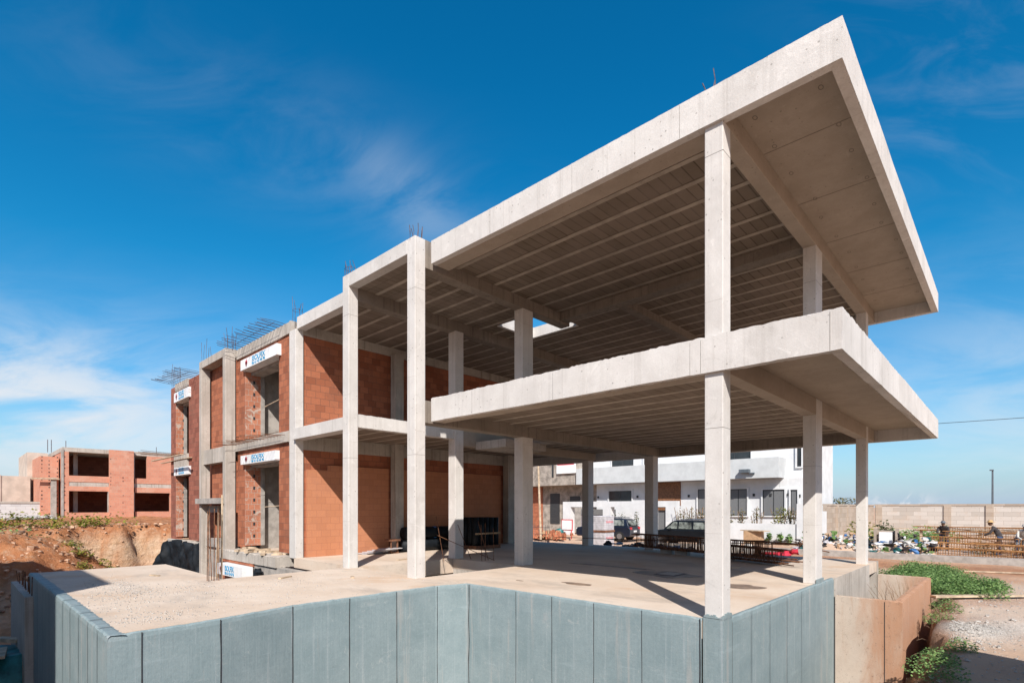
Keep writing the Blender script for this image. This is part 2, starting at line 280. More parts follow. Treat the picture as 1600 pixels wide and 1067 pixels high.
# ---------------------------------------------------------------- geometry helpers
class MB:
    def __init__(s): s.v = []; s.f = []
    def add(s, vs, fs):
        o = len(s.v); s.v += [tuple(v) for v in vs]; s.f += [tuple(i+o for i in f) for f in fs]; return s
    def box(s, x0, x1, y0, y1, z0, z1):
        vs = [(x, y, z) for z in (z0, z1) for y in (y0, y1) for x in (x0, x1)]
        return s.add(vs, [(0, 2, 3, 1), (4, 5, 7, 6), (0, 1, 5, 4), (2, 6, 7, 3), (0, 4, 6, 2), (1, 3, 7, 5)])
    def prism(s, poly, z0, z1):   # poly counter-clockwise
        n = len(poly); vs = [(x, y, z0) for x, y in poly]+[(x, y, z1) for x, y in poly]
        fs = [tuple(range(n))[::-1], tuple(range(n, 2*n))]+[(i, (i+1) % n, (i+1) % n+n, i+n) for i in range(n)]
        return s.add(vs, fs)
    def tube(s, pts, r, n=6, r1=None):
        pts = [Vector(p) for p in pts]; vs = []; m = len(pts)
        for i, p in enumerate(pts):
            d = (pts[min(i+1, m-1)]-pts[max(i-1, 0)]).normalized()
            a = d.cross(Vector((0, 0, 1))); a = a.normalized() if a.length > 1e-3 else Vector((1, 0, 0)); b = d.cross(a)
            rr = r if r1 is None else r+(r1-r)*i/(m-1)
            vs += [p+(a*math.cos(2*PI*k/n)+b*math.sin(2*PI*k/n))*rr for k in range(n)]
        fs = [(i*n+k, i*n+(k+1) % n, (i+1)*n+(k+1) % n, (i+1)*n+k) for i in range(m-1) for k in range(n)]
        fs += [tuple(range(n))[::-1], tuple(range((m-1)*n, m*n))]
        return s.add(vs, fs)
    def obox(s, c, ux, uy, hx, hy, z0, z1):  # box oriented in plan
        c = Vector(c); ux = Vector(ux).normalized(); uy = Vector((-ux.y, ux.x))
        vs = [(c.x+ux.x*a*hx+uy.x*b*hy, c.y+ux.y*a*hx+uy.y*b*hy, z) for z in (z0, z1) for b in (-1, 1) for a in (-1, 1)]
        return s.add(vs, [(0, 2, 3, 1), (4, 5, 7, 6), (0, 1, 5, 4), (2, 6, 7, 3), (0, 4, 6, 2), (1, 3, 7, 5)])
    def lump(s, c, rx, ry, rz, seg=10, jit=.25, rng=R):
        vs = []; fs = []; rings = max(4, seg//2); ph = rng.random()*9
        for i in range(rings+1):
            t = PI*i/rings
            for k in range(seg):
                a = 2*PI*k/seg; d = Vector((math.sin(t)*math.cos(a), math.sin(t)*math.sin(a), math.cos(t)))
                q = 1+jit*mn.noise(d*1.7+Vector((ph, ph, ph)))*1.6
                vs.append((c[0]+d.x*rx*q, c[1]+d.y*ry*q, c[2]+d.z*rz*q))
        fs = [(i*seg+k, (i+1)*seg+k, (i+1)*seg+(k+1) % seg, i*seg+(k+1) % seg) for i in range(rings) for k in range(seg)]
        return s.add(vs, fs)
    def build(s, name, mat, parent=None, off=None, bevel=0, smooth=False, label=None, col=None):
        me = bpy.data.meshes.new(name); off = Vector(off) if off is not None else (parent['_o'] if parent is not None and '_o' in parent else None)
        off = Vector(off) if off is not None else Vector((0, 0, 0))
        me.from_pydata([tuple(Vector(v)-off) for v in s.v], [], s.f)
        uv = me.uv_layers.new(name='UVMap'); me.update()
        for p in me.polygons:
            n = p.normal; ax = 0 if abs(n.x) >= max(abs(n.y), abs(n.z)) else (1 if abs(n.y) >= abs(n.z) else 2)
            for li in p.loop_indices:
                q = s.v[me.loops[li].vertex_index]
                uv.data[li].uv = (q[1], q[2]) if ax == 0 else ((q[0], q[2]) if ax == 1 else (q[0], q[1]))
            if smooth: p.use_smooth = True
        me.materials.append(M[mat] if isinstance(mat, str) else mat)
        o = bpy.data.objects.new(name, me); S.collection.objects.link(o)
        if parent is not None: o.parent = parent
        else: o.location = off
        if bevel:
            b = o.modifiers.new('bevel', 'BEVEL'); b.width = bevel; b.segments = 2; b.limit_method = 'ANGLE'; b.angle_limit = .6
        if label: o['label'] = label
        return o
def thing(name, label, cat, loc=(0, 0, 0), rz=0, group=None):
    o = bpy.data.objects.new(name, None); S.collection.objects.link(o); o.location = loc; o.rotation_euler = (0, 0, rz)
    o['label'] = label; o['category'] = cat; o.empty_display_size = .3
    if group: o['group'] = group
    if rz == 0: o['_o'] = tuple(loc)
    return o
def tag(o, label, cat, group=None, kind=None):
    o['label'] = label; o['category'] = cat
    if group: o['group'] = group
    if kind: o['kind'] = kind
    return o
def struct(o, label, cat, kind='structure'): return tag(o, label, cat, None, kind)
def bx(name, mat, parent, *a, bevel=0, label=None): return MB().box(*a).build(name, mat, parent, bevel=bevel, label=label)
def rough_edge_box(x0, x1, y0, y1, z0, z1, amp=.012, step=.045, both=True, rng=R):
    """slab with a ragged top arris: outer ring subdivided, top edge jittered"""
    mb = MB(); pts = []
    def seg(a, b):
        n = max(1, int((Vector(b)-Vector(a)).length/step)); return [(a[0]+(b[0]-a[0])*i/n, a[1]+(b[1]-a[1])*i/n) for i in range(n)]
    ring = seg((x0, y0), (x1, y0))+seg((x1, y0), (x1, y1))+seg((x1, y1), (x0, y1))+seg((x0, y1), (x0, y0)); n = len(ring)
    lo = [(x, y, z0+(abs(rng.gauss(0, amp*.35)) if both else 0)) for x, y in ring]
    hi = [(x+.004*mn.noise(Vector((x*.9, y*.9, 2))), y+.004*mn.noise(Vector((x*.9, y*.9, 7))), z1-abs(rng.gauss(0, amp*.45))-amp*1.1*max(0, mn.noise(Vector((x*5, y*5, z1))))+amp*.4*mn.noise(Vector((x*1.3, y*1.3, z1)))) for x, y in ring]
    inn = [(min(max(x, x0+.06), x1-.06), min(max(y, y0+.06), y1-.06), z1+rng.gauss(0, amp*.2)) for x, y in ring]
    mb.add(lo+hi+inn, [tuple(range(n))[::-1]]+[(i, (i+1) % n, (i+1) % n+n, i+n) for i in range(n)]+[(i+n, (i+1) % n+n, (i+1) % n+2*n, i+2*n) for i in range(n)]+[tuple(range(2*n, 3*n))])
    return mb
def text(body, size, mat, parent, origin, name='lettering', ext=.004, bold=.0, ux=(0, -1, 0), uz=(0, 0, 1), width=None):
    cu = bpy.data.curves.new('t', 'FONT'); cu.body = body; cu.size = size; cu.extrude = ext; cu.offset = bold; cu.align_x = 'LEFT'
    to = bpy.data.objects.new('t', cu); S.collection.objects.link(to); bpy.context.view_layer.update()
    me = bpy.data.meshes.new_from_object(to.evaluated_get(bpy.context.evaluated_depsgraph_get()))
    bpy.data.objects.remove(to); ux = Vector(ux); uz = Vector(uz); nn = ux.cross(uz)
    w = max(v.co.x for v in me.vertices); k = (width/w) if width else 1
    off = Vector(parent['_o']) if '_o' in parent else Vector((0, 0, 0))
    for v in me.vertices:
        c = v.co.copy(); v.co = Vector(origin)+ux*c.x*k+uz*c.y+nn*c.z-off
    me.name = name; me.materials.clear(); me.materials.append(M[mat]); o = bpy.data.objects.new(name, me); S.collection.objects.link(o); o.parent = parent; return o
def leaves(mb, c, r, n, size, rng=R, flatten=1., up=.3, shell=.5):
    for _ in range(n):
        d = Vector((rng.gauss(0, 1), rng.gauss(0, 1), rng.gauss(0, 1))).normalized()*(rng.random()**shell)
        p = Vector((c[0]+d.x*r[0], c[1]+d.y*r[1], c[2]+d.z*r[2]))
        a = Vector((rng.gauss(0, 1), rng.gauss(0, 1), rng.gauss(0, .5))).normalized(); b = a.cross(Vector((rng.gauss(0, .6), rng.gauss(0, .6), 1)).normalized()).normalized()
        s = size*(.6+.8*rng.random()); mb.add([p-a*s*.5, p+b*s*.32, p+a*s*.6, p-b*s*.32], [(0, 1, 2, 3)])
    return mb

# ================================================================= ground
def sd_poly(x, y, P):
    ins = False; dm = 1e9; n = len(P)
    for i in range(n):
        x1, y1 = P[i]; x2, y2 = P[(i+1) % n]
        dx, dy = x2-x1, y2-y1; t = max(0, min(1, ((x-x1)*dx+(y-y1)*dy)/(dx*dx+dy*dy)))
        dm = min(dm, math.hypot(x-x1-t*dx, y-y1-t*dy))
        if (y1 > y) != (y2 > y) and x < (x2-x1)*(y-y1)/(y2-y1)+x1: ins = not ins
    return -dm if ins else dm
PIT = [(-3, 3.6), (4.2, 2.8), (6.0, 1.0), (12.5, 1.0), (18.05, 1.25), (18.05, 33.5), (8, 34), (3.8, 33.2), (-3, 33)]
def sst(a, b, x): t = max(0, min(1, (x-a)/(b-a))); return t*t*(3-2*t)
def ground_h(x, y):
    far = sst(14, 30, y)*(1-sst(16, 24, x))          # left plateau
    base = -.9+1.45*far+.25*sst(36, 50, y)*(1-sst(16, 24, x))
    if x < 4 and y < 5: base = -.15-.75*sst(3, 6, x)-1.0*sst(1.5, 3, math.hypot(x, y))
    n1 = mn.fractal(Vector((x*.35, y*.35, 3.3)), 1., 2., 5); n2 = mn.fractal(Vector((x*1.7, y*1.7, 1.3)), .9, 2., 4)
    d = sd_poly(x, y, PIT)+.35*mn.noise(Vector((x*.8, y*.8, 0)))*(1 if y < 20 else 2)+(.22*mn.noise(Vector((x*2.6, y*2.6, 4))) if y < 4 else 0)
    w = .5 if y < 20 else 1.3
    k = sst(-w, 0, d)
    z = base*k+(-3.6)*(1-k)
    n3 = abs(mn.noise(Vector((x*1.1, y*1.1, z*1.3))))+.5*abs(mn.noise(Vector((x*2.9, y*2.9, z*3))))
    z += (.03*n1+.015*n2) if (y < 12 and x > 5) else (.12*n1+.09*n2-.22*n3*(1 if y < 40 else .3))
    # red spoil mound between the terrace and the rear bank
    m = math.exp(-((x-1.6)/3.2)**2-((y-27)/4.6)**2)
    if d < .6: z = max(z, -3.6+4.15*m**.55+.26*n1+.2*n2-.4*n3) if m > .02 else z
    # spoil heap beside the photographer
    z += 3.5*sst(3, 5, x)*sst(10.4, 8.6, x)*math.exp(-((y+2.25)/.78)**2) if y > -2.25 else 3.5*sst(3, 5, x)*sst(10.4, 8.6, x)*sst(-7, -2.25, y)
    # gravel ridge along the trench
    z += .1*math.exp(-((x-13.4)/.9)**2-((y-.7)/.55)**2)
    return z
def axis(lo, fine0, fine1, hi, st):
    a = []; x = fine0
    while x < fine1: a.append(x); x += st
    s = st
    while x < hi: a.append(x); s *= 1.25; x += s
    a.append(hi); x = fine0; s = st; b = []
    while x > lo: s *= 1.25; x -= s; b.append(max(x, lo))
    return sorted(set(b))+a
xs = axis(-900, -1.2, 19.5, 2500, .2); ys = axis(-900, -1.5, 37, 2500, .2)
gm = MB(); nx, ny = len(xs), len(ys); zone = []
for j, y in enumerate(ys):
    for i, x in enumerate(xs):
        z = ground_h(x, y); gm.v.append((x, y, z))
        left = sst(17, 12, x)*sst(8, 16, y) if x < 18 else 0
        red = max(left, .35*sst(.45, .6, .5+.5*mn.noise(Vector((x*.4, y*.4, 8)))), .8*sst(-.1, -.6, sd_poly(x, y, PIT)) if y < 16 and -4 < x < 20 else 0)
        if y < 4 and 8 < x < 19:
            dd = sd_poly(x, y, PIT); red = max(red, .9*sst(.55, .05, dd))
        if 26 < x < 29.6 and y < 9: red = max(red, .75)
        if 30.5 < x < 33 and y < 9: red = max(red, .7)
        pale = 0
        if left > .3: pale = sst(.1, -.3, z)*sst(-1.9, -1.2, z)*sst(31, 33, y)*.95+(sst(-.6, -1.6, z)*.75 if x < 4 else 0)
        g = math.exp(-((x-13.4)/.8)**2-((y-.55)/.6)**2)*1.3+math.exp(-((x-14.6)/1.0)**2-((y+.1)/.7)**2)*.5+(.3*sst(1.6, .9, abs(y-1.3+.04*x))*sst(13, 15, x)*sst(24, 18, x))
        zone.append((min(1, red), min(1, pale), max(0, min(1, g)), 1))
gm.f = [(j*nx+i, j*nx+i+1, (j+1)*nx+i+1, (j+1)*nx+i) for j in range(ny-1) for i in range(nx-1)]
go = gm.build('ground', 'soil', smooth=True); struct(go, 'bare sandy and red earth of the building site with an excavated pit', 'ground')
ca = go.data.color_attributes.new('zone', 'FLOAT_COLOR', 'POINT'); ca.data.foreach_set('color', np.array(zone, dtype=np.float32).ravel())

# ================================================================= unfinished concrete house
H = thing('unfinished_house', 'large unfinished concrete and brick house frame with two cantilevered slabs and blue coated basement', 'house', (12, 9, 0))
zb, zt, rb, rt = 3.29, 3.78, 6.59, 7.07
# columns
def col(x0, x1, y0, y1, z0, z1, mat='conc', label=None): return bx('column', mat, H, x0, x1, y0, y1, z0, z1, bevel=.012, label=label)
col(7.0, 7.26, 2.77, 3.02, .0, rb+.01)
col(11.57, 12.03, 2.77, 3.005, 0, rb+.01); col(16.45, 16.71, 2.77, 3.005, -3, rb+.01)
col(6.71, 6.98, 9.1, 9.38, -.02, 7.19); col(6.71, 6.965, 11.78, 12.07, -.02, 7.19)
col(10.1, 10.42, 11.76, 12.07, -.02, 6.62); col(10.1, 10.5, 9.12, 9.42, -.02, rb+.01)
col(16.95, 17.3, 11.9, 12.2, -.02, zb+.01); col(16.97, 17.32, 9.16, 9.5, -.02, zb+.01)
col(7.0, 7.24, 15.3, 15.7, -.02, 6.73); col(10.26, 10.6, 15.0, 15.28, -.02, 6.62, 'concdark')
col(15.7, 16.1, 14.98, 15.28, -.02, 6.6, 'concdark')
# fascia rings and slabs
def slab(z0, z1, zs, rough):
    nm = 'roof_slab' if z0 > 5 else 'upper_floor_slab'
    p = []
    f = rough_edge_box(6.95, 7.08, 1.40, 8.86, z0, z1, rough); f.build('slab_edge', 'conc', H)
    f = rough_edge_box(7.081, 17.75, 1.40, 1.53, z0, z1, rough); f.build('slab_edge', 'conc', H)
    f = MB().box(17.6, 17.75, 1.531, 15.6, z0, z1); f.build('slab_edge', 'conc', H)
    return nm
slab(rb, rt, 6.88, .005); slab(zb, zt, 3.61, .019)
# overhang plates (recessed soffit)
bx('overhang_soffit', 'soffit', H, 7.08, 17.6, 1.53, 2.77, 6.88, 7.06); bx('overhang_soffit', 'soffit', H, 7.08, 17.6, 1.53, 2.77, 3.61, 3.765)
# formwork marks on the soffit
M['fmark'] = flat('formwork_stain', (.2, .165, .135, 1), .9, .1, 5)
for x in (8.55, 10.4, 12.3, 14.2, 16.0): bx('formwork_line', 'fmark', H, x, x+.008, 1.54, 2.76, 6.876, 6.8805)
for x in np.arange(7.6, 17.3, .9):
    for y in (1.75, 2.55):
        xx = x+R.uniform(-.1, .1); yy = y+R.uniform(-.06, .06); n = 14; ro = .045; ri = .03; fm = MB()
        ring = [(xx+q*math.cos(2*PI*a/n)*1.2, yy+q*.7*math.sin(2*PI*a/n), 6.878) for q in (ro, ri) for a in range(n)]
        fm.add(ring, [(a, (a+1) % n, n+(a+1) % n, n+a) for a in range(n)]).build('formwork_mark', 'fmark', H)
# beams
def beam(x0, x1, y0, y1, z0, z1, mat='soffit'): return bx('beam', mat, H, x0, x1, y0, y1, z0, z1, bevel=.008)
beam(7.08, 7.42, 3.02, 8.86, rb+.001, 7.05); beam(7.08, 7.3, 3.02, 8.86, zb+.001, 3.77)
beam(7.08, 17.6, 2.771, 3.004, rb, 7.05); beam(7.08, 17.6, 2.771, 3.004, zb+.003, 3.77)
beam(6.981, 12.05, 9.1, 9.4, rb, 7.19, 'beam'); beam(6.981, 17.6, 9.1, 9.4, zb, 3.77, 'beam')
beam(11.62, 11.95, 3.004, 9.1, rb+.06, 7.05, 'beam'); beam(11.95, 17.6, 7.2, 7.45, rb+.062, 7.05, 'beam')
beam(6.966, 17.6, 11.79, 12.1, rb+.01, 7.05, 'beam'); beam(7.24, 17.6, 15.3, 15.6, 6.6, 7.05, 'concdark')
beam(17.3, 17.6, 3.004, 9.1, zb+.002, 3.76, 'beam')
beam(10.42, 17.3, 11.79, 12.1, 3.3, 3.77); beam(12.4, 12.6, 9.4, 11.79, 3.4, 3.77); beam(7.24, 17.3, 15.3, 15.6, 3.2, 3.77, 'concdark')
beam(6.71, 6.95, 9.38, 11.78, 6.88, 7.19, 'conc'); beam(7.04, 7.3, 12.07, 15.3, 6.72, 7.07, 'conc')
beam(6.9, 7.24, 12.071, 15.3, 3.46, 3.785, 'conc')
MBs = rough_edge_box(6.966, 10.1, 11.8, 12.0, 3.47, 3.8, .012); MBs.build('slab_edge', 'conc', H)
bx('stair_landing', 'concdark', H, 10.9, 12.7, 10.5, 11.75, 3.22, 3.45)
# infill soffits + joists
def infill(x0, x1, y0, y1, z, top, ribs=True, first=None):
    bx('ceiling_blocks', 'hourdis', H, x0, x1, y0, y1, z, top)
    j = MB(); x = (first if first is not None else x0+.45)
    while x < x1-.08:
        j.box(x-.05, x+.05, y0, y1, z-.006, z+.002); x += .6
    j.build('ceiling_joists', 'rib', H)
infill(7.42, 11.62, 3.004, 9.1, 6.86, 7.05, first=7.87); infill(11.95, 17.6, 3.004, 7.2, 6.86, 7.05, first=12.5); infill(12.8, 17.6, 7.45, 11.79, 6.9, 7.05, first=13.1); infill(11.95, 12.8, 7.45, 9.4, 6.9, 7.05, first=12.5)
infill(6.95, 11.25, 9.4, 11.79, 6.9, 7.06, first=7.5); infill(11.25, 12.8, 11.1, 11.79, 6.9, 7.06, first=11.7)
infill(7.3, 17.6, 12.1, 15.3, 6.88, 7.05, first=7.9)
infill(7.3, 17.3, 3.004, 9.1, 3.57, 3.765, first=7.83); infill(12.6, 17.3, 9.4, 11.79, 3.57, 3.765, first=13.0); infill(7.24, 17.3, 12.1, 15.3, 3.6, 3.765, first=7.7)
# skylight kerb
for a in ((11.25, 12.79, 11.094, 11.2, 6.885, 7.2), (12.79, 12.9, 9.41, 11.2, 6.883, 7.2)): bx('skylight_kerb', 'conc', H, *a)
# brick partition walls on the y = 15.3 line
for z0, z1 in ((0, 3.2), (3.785, 6.6)):
    bx('brick_wall', 'brick', H, 7.24, 16.1, 15.36, 15.56, z0, z1)
bx('wall_facing', 'brickface', H, 7.34, 8.0, 15.3, 15.358, 0, 2.62, label='flat faced lower course of the rear brick wall'); bx('wall_facing', 'brickface', H, 8.001, 10.2, 15.3, 15.358, 0, 2.78); bx('wall_facing', 'brickface', H, 10.6, 15.6, 15.3, 15.358, 0, 2.78)
bx('floor_slab', 'concdark', H, 7.24, 17.6, 12.1, 28.3, 3.77, 3.784); bx('roof_slab', 'concdark', H, 7.3, 17.6, 1.6, 9.1, 7.055, 7.063)
bx('roof_slab', 'concdark', H, 7.3, 17.6, 12.1, 28.3, 7.056, 7.064)
# left wing facade, outer plane x = 7.1
def opening(y0, y1, zlo, zhi, depth=7.72, fac=7.1):
    j = MB().box(fac+.002, depth, y1, y1+.2, zlo, zhi); j.build('opening_jamb', 'jamb', H)
    z = zlo+.28
    while z < zhi-.35:
        MB().box(fac+.26, fac+.33, y1-.004, y1+.001, z, z+.11).build('brick_hole', 'seam', H); z += .42
    MB().box(depth-.1, depth+.03, y1-.025, y1+.1, zlo, zhi-.1).build('mortar_edge', 'greywall', H)
for z0, z1 in ((.1, 3.46), (3.79, 6.72)):
    bx('brick_pier', 'brick', H, 7.1, 7.3, 15.78, 16.67, z0, z1); bx('brick_pier', 'brick', H, 7.1, 7.3, 19.45, 20.1, z0, z1)
bx('concrete_edge_strip', 'concdark', H, 7.03, 7.24, 15.7, 15.79, 0, 7.07)
opening(16.67, 19.4, .15, 2.97); opening(16.67, 19.4, 3.85, 6.2)
bx('brick_lintel', 'brick', H, 7.1, 7.3, 16.671, 19.449, 6.55, 6.72); bx('brick_lintel', 'brick', H, 7.1, 7.3, 16.671, 19.449, 3.27, 3.46)
rough_edge_box(7.05, 7.4, 15.8, 20.1, 6.72, 7.07, .015).build('slab_edge', 'concdark', H)
rough_edge_box(7.0, 7.4, 15.8, 20.1, 3.46, 3.79, .025).build('slab_edge', 'concdark', H)
bx('inner_wall', 'greywall', H, 9.4, 9.55, 15.7, 19.6, 0, 6.7); bx('inner_wall', 'greywall', H, 7.7, 9.4, 19.6, 19.75, 0, 6.7)
bx('floor_slab', 'concdark', H, 7.4, 9.4, 15.7, 19.6, 3.5, 3.79); bx('floor_slab', 'concdark', H, 7.4, 9.4, 15.7, 19.6, 6.73, 7.05)
# props inside the window openings
for z0, z1 in ((.15, 2.95), (3.85, 6.1)):
    MB().tube([(7.5, 17.2, z0), (7.5, 17.2, z1)], .02).build('prop', 'rebargrey', H)
    MB().tube([(7.3, 16.7, z0+(z1-z0)*.5), (7.45, 18.6, z0+(z1-z0)*.5-.05)], .018).build('prop', 'plank', H)
def shutter_box(y0, y1, z0, z1, x=6.96, txt=True, tail=0):
    s = bx('shutter_box', 'signwhite', H, x, x+.33, y0, y1, z0, z1); s['_o'] = (12, 9, 0)
    h = z1-z0; w = y1-y0
    o1 = text('ISOLFIX', h*.66, 'signblue', s, (x-.003, y0+w*.66, z0+h*.45), 'lettering', bold=.003, width=w*.36)
    o2 = text('06 61 43 46 96', h*.40, 'signblue', s, (x-.003, y0+w*.66, z0+h*.1), 'lettering', bold=.002, width=w*.36)
    e = MB(); cy = y0+w*.83; cz = z0+h*.5
    for a, r0 in ((0, .42), (.7, .3), (-.7, .3)):
        e.add([(x-.004, cy-.02-a*.1, cz+h*r0), (x-.004, cy-.07-a*.05, cz), (x-.004, cy, cz-h*.4), (x-.004, cy+.06-a*.04, cz+.02)], [(0, 1, 2, 3)])
    e.build('red_emblem', 'signred', s)
shutter_box(16.5, 19.45, 6.2, 6.55); shutter_box(16.62, 19.45, 2.96, 3.26); shutter_box(25.4, 27.5, 6.18, 6.6, 7.0); shutter_box(25.4, 27.5, 2.9, 3.25, 7.0)
for a in ((7.3, 7.7, 16.67, 19.4, 6.1, 6.2), (7.3, 7.7, 16.67, 19.4, 2.88, 2.96), (7.35, 7.5, 25.7, 27.5, 6.08, 6.18)): bx('lintel_board', 'greywall', H, *a)
# portal frame
P1, P2 = 20.1, 22.65
bx('portal_pillar', 'concdark', H, 6.68, 7.02, P1, P1+.25, 0, 6.8, bevel=.01); bx('portal_pillar', 'concdark', H, 6.68, 6.99, P2, P2+.25, -3.2, 6.8, bevel=.01)
bx('portal_beam', 'concdark', H, 6.68, 7.25, P1, P2+.25, 6.801, 7.08, bevel=.01); bx('portal_beam', 'concdark', H, 6.75, 7.05, P1+.251, P2-.001, 3.12, 3.66)
bx('brick_wall', 'brick', H, 7.06, 7.4, P1+.01, P2+.3, 3.67, 6.8); bx('brick_wall', 'brick', H, 7.06, 7.4, P1+.01, P2, 1.3, 3.12); bx('brick_wall', 'brick', H, 7.3, 7.4, P1, P2, -.2, 1.3)
bx('timber_lintel', 'greywall', H, 6.55, 6.9, P1+.1, P2+.3, 1.62, 1.82); bx('timber_lintel', 'greywall', H, 6.9, 7.2, P1+.251, P2, 1.3, 1.55)
bx('concrete_sill', 'greywall', H, 6.85, 7.24, P1+.26, P2, .0, .3); bx('brick_wall', 'brick', H, 7.26, 7.4, P1, P2+.3, -3.2, -.21)
MB().tube([(6.8, 21.3, -1.2), (6.85, 21.25, 1.5)], .04).build('prop', 'plank', H)
# left section
bx('brick_pier', 'brickmaroon', H, 7.1, 7.35, 24.2, 25.7, .1, 6.95); bx('brick_pier', 'brickmaroon', H, 7.1, 7.35, 27.6, 28.35, .05, 6.95)
opening(25.7, 27.55, .15, 2.9, 7.5); opening(25.7, 27.55, 3.85, 6.18, 7.5)
bx('brick_lintel', 'brickmaroon', H, 7.12, 7.35, 25.701, 27.599, 6.6, 6.7)
rough_edge_box(7.06, 7.4, 25.71, 27.59, 6.7, 7.02, .015).build('slab_edge', 'concdark', H); rough_edge_box(7.02, 7.5, 25.71, 27.59, 3.26, 3.8, .03).build('slab_edge', 'concdark', H)
bx('brick_wall', 'brick', H, 7.25, 7.4, 22.9, 24.2, .05, 6.95)
bx('inner_wall', 'greywall', H, 9.0, 9.15, 23, 28.2, 0, 6.9); bx('brick_wall', 'brickmaroon', H, 7.35, 17.4, 28.15, 28.35, .05, 6.95)
# slab strip under the left wing, basement wall with the third shutter box
rough_edge_box(6.62, 7.2, 15.8, 20.5, -.3, .02, .03).build('slab_edge', 'concdark', H); rough_edge_box(6.95, 7.2, 20.6, 28.3, -.2, .05, .03).build('slab_edge', 'concdark', H)
bx('basement_wall', 'brick', H, 6.68, 6.9, 19.0, 20.5, -3.4, -.3); bx('basement_wall', 'greywall', H, 6.68, 6.9, 12.4, 19.0, -3.4, -.3)
bx('basement_wall', 'brick', H, 6.64, 6.68, 17.5, 20.3, -.40, -.3); bx('basement_wall', 'greywall', H, 6.95, 7.2, 20.51, 28.3, -3.4, -.2)
shutter_box(17.5, 19.75, -.76, -.4, 6.3)
MB().lump((6.5, 16.75, -.52), .12, .22, .16, 10).build('pipe_end', 'black', H)
# terrace slab (one sheet with the stair hole left open)
dk = MB(); P = [(1.42, 7.8), (2.5, 7.84), (3.6, 8.06), (6.9, 7.98), (6.95, 7.98)]
def quadz(mb, x0, x1, y0, y1, z=0., t=.28): mb.box(x0, x1, y0, y1, z-t, z)
dk.prism([(1.36, 7.72), (2.5, 7.8), (3.6, 8.03), (6.99, 7.99), (6.99, 12.0), (3.93, 12.0), (3.93, 16.2), (1.36, 16.2)], -.28, 0)
dk.prism([(7.0, 3.05), (7.27, 3.05), (7.27, 2.82), (12.95, 2.82), (12.95, 2.72), (17.55, 2.72), (17.55, 9.14), (7.0, 9.14)], -.28, 0)
dk.box(10.05, 17.55, 9.1405, 11.8, -.28, 0); dk.box(7.0, 17.55, 11.8005, 15.4, -.28, .0)
dk.box(7.2, 9.4, 15.4005, 28.2, -.28, .0)
dk.build('terrace_slab', 'deck', H)
# coping edge on the right end of the terrace (uncoated concrete)
bx('basement_wall', 'concdark', H, 12.76, 16.45, 2.7, 2.81, -3.6, -.001, label='uncoated concrete end of the basement wall'); bx('basement_wall', 'concdark', H, 17.56, 17.72, 2.7, 12.3, -3.6, -.003)
# stair pit walls
bx('stair_pit_wall', 'concdark', H, 6.99, 10.05, 12.3, 12.4, -3.4, -.41); bx('stair_edge_beam', 'deck', H, 7.0, 10.05, 11.8, 12.0, -.4, -.281); bx('stair_pit_wall', 'concdark', H, 10.05, 10.15, 9.14, 11.8, -3.4, -.281)
# blue coated basement walls: left, front left, front, side
def strip_wall(pts, zlo, name='basement_wall', top=.012, mat='blue', t=.12):
    mb = MB(); n = 0
    for a, b in zip(pts[:-1], pts[1:]):
        a = Vector(a); b = Vector(b); d = (b-a); ln = d.length; d.normalize(); nrm = Vector((-d.y, d.x)); st = max(1, int(ln/.08))
        rows = [zlo, -1.5, -.8, -.3, -.06]
        vs = []
        for i in range(st+1):
            p = a+d*ln*i/st
            for z in rows: vs.append((p.x+nrm.x*.0, p.y, z))
            jt = R.gauss(0, .006)
            vs.append((p.x+nrm.x*.008, p.y+nrm.y*.008, top-.02+jt)); vs.append((p.x+nrm.x*.03, p.y+nrm.y*.03, top+jt*.5)); vs.append((p.x+nrm.x*t, p.y+nrm.y*t, top-.004+jt*.4)); vs.append((p.x+nrm.x*(t+.03+R.uniform(0, .04)), p.y+nrm.y*(t+.03), -.004))
        m = len(rows)+4
        mb.add(vs, [(i*m+k, (i+1)*m+k, (i+1)*m+k+1, i*m+k+1) for i in range(st) for k in range(m-1)])
    return mb.build(name, mat, H, smooth=False)
strip_wall([(1.26, 16.2), (1.26, 7.58)], -4.0, t=.13); strip_wall([(1.26, 7.58), (2.5, 7.69), (3.6, 7.93), (6.32, 7.93), (6.93, 7.72)], -4.0, t=.05); strip_wall([(6.93, 7.78), (6.93, 3.03)], -4.0, t=.05)
strip_wall([(7.27, 2.75), (12.75, 2.72)], -4.0, t=.07)
cb = MB(); cb.box(6.985, 7.275, 2.755, 3.035, -4, .02); cb.build('column_base', 'blue', H)
tb = MB()
for i in range(14):
    a = 6.99+.27*i/14; tb.box(a, a+.0195, 2.748, 2.77, .02, .045+.05*R.random())
    a = 2.77+.25*i/14; tb.box(6.978, 7.0, a, a+.018, .02, .03+.04*R.random())
tb.build('torn_coating_edge', 'blue', H); bx('column_base', 'blue', H, 11.55, 12.04, 2.745, 2.768, -.02, .09)
sm = []
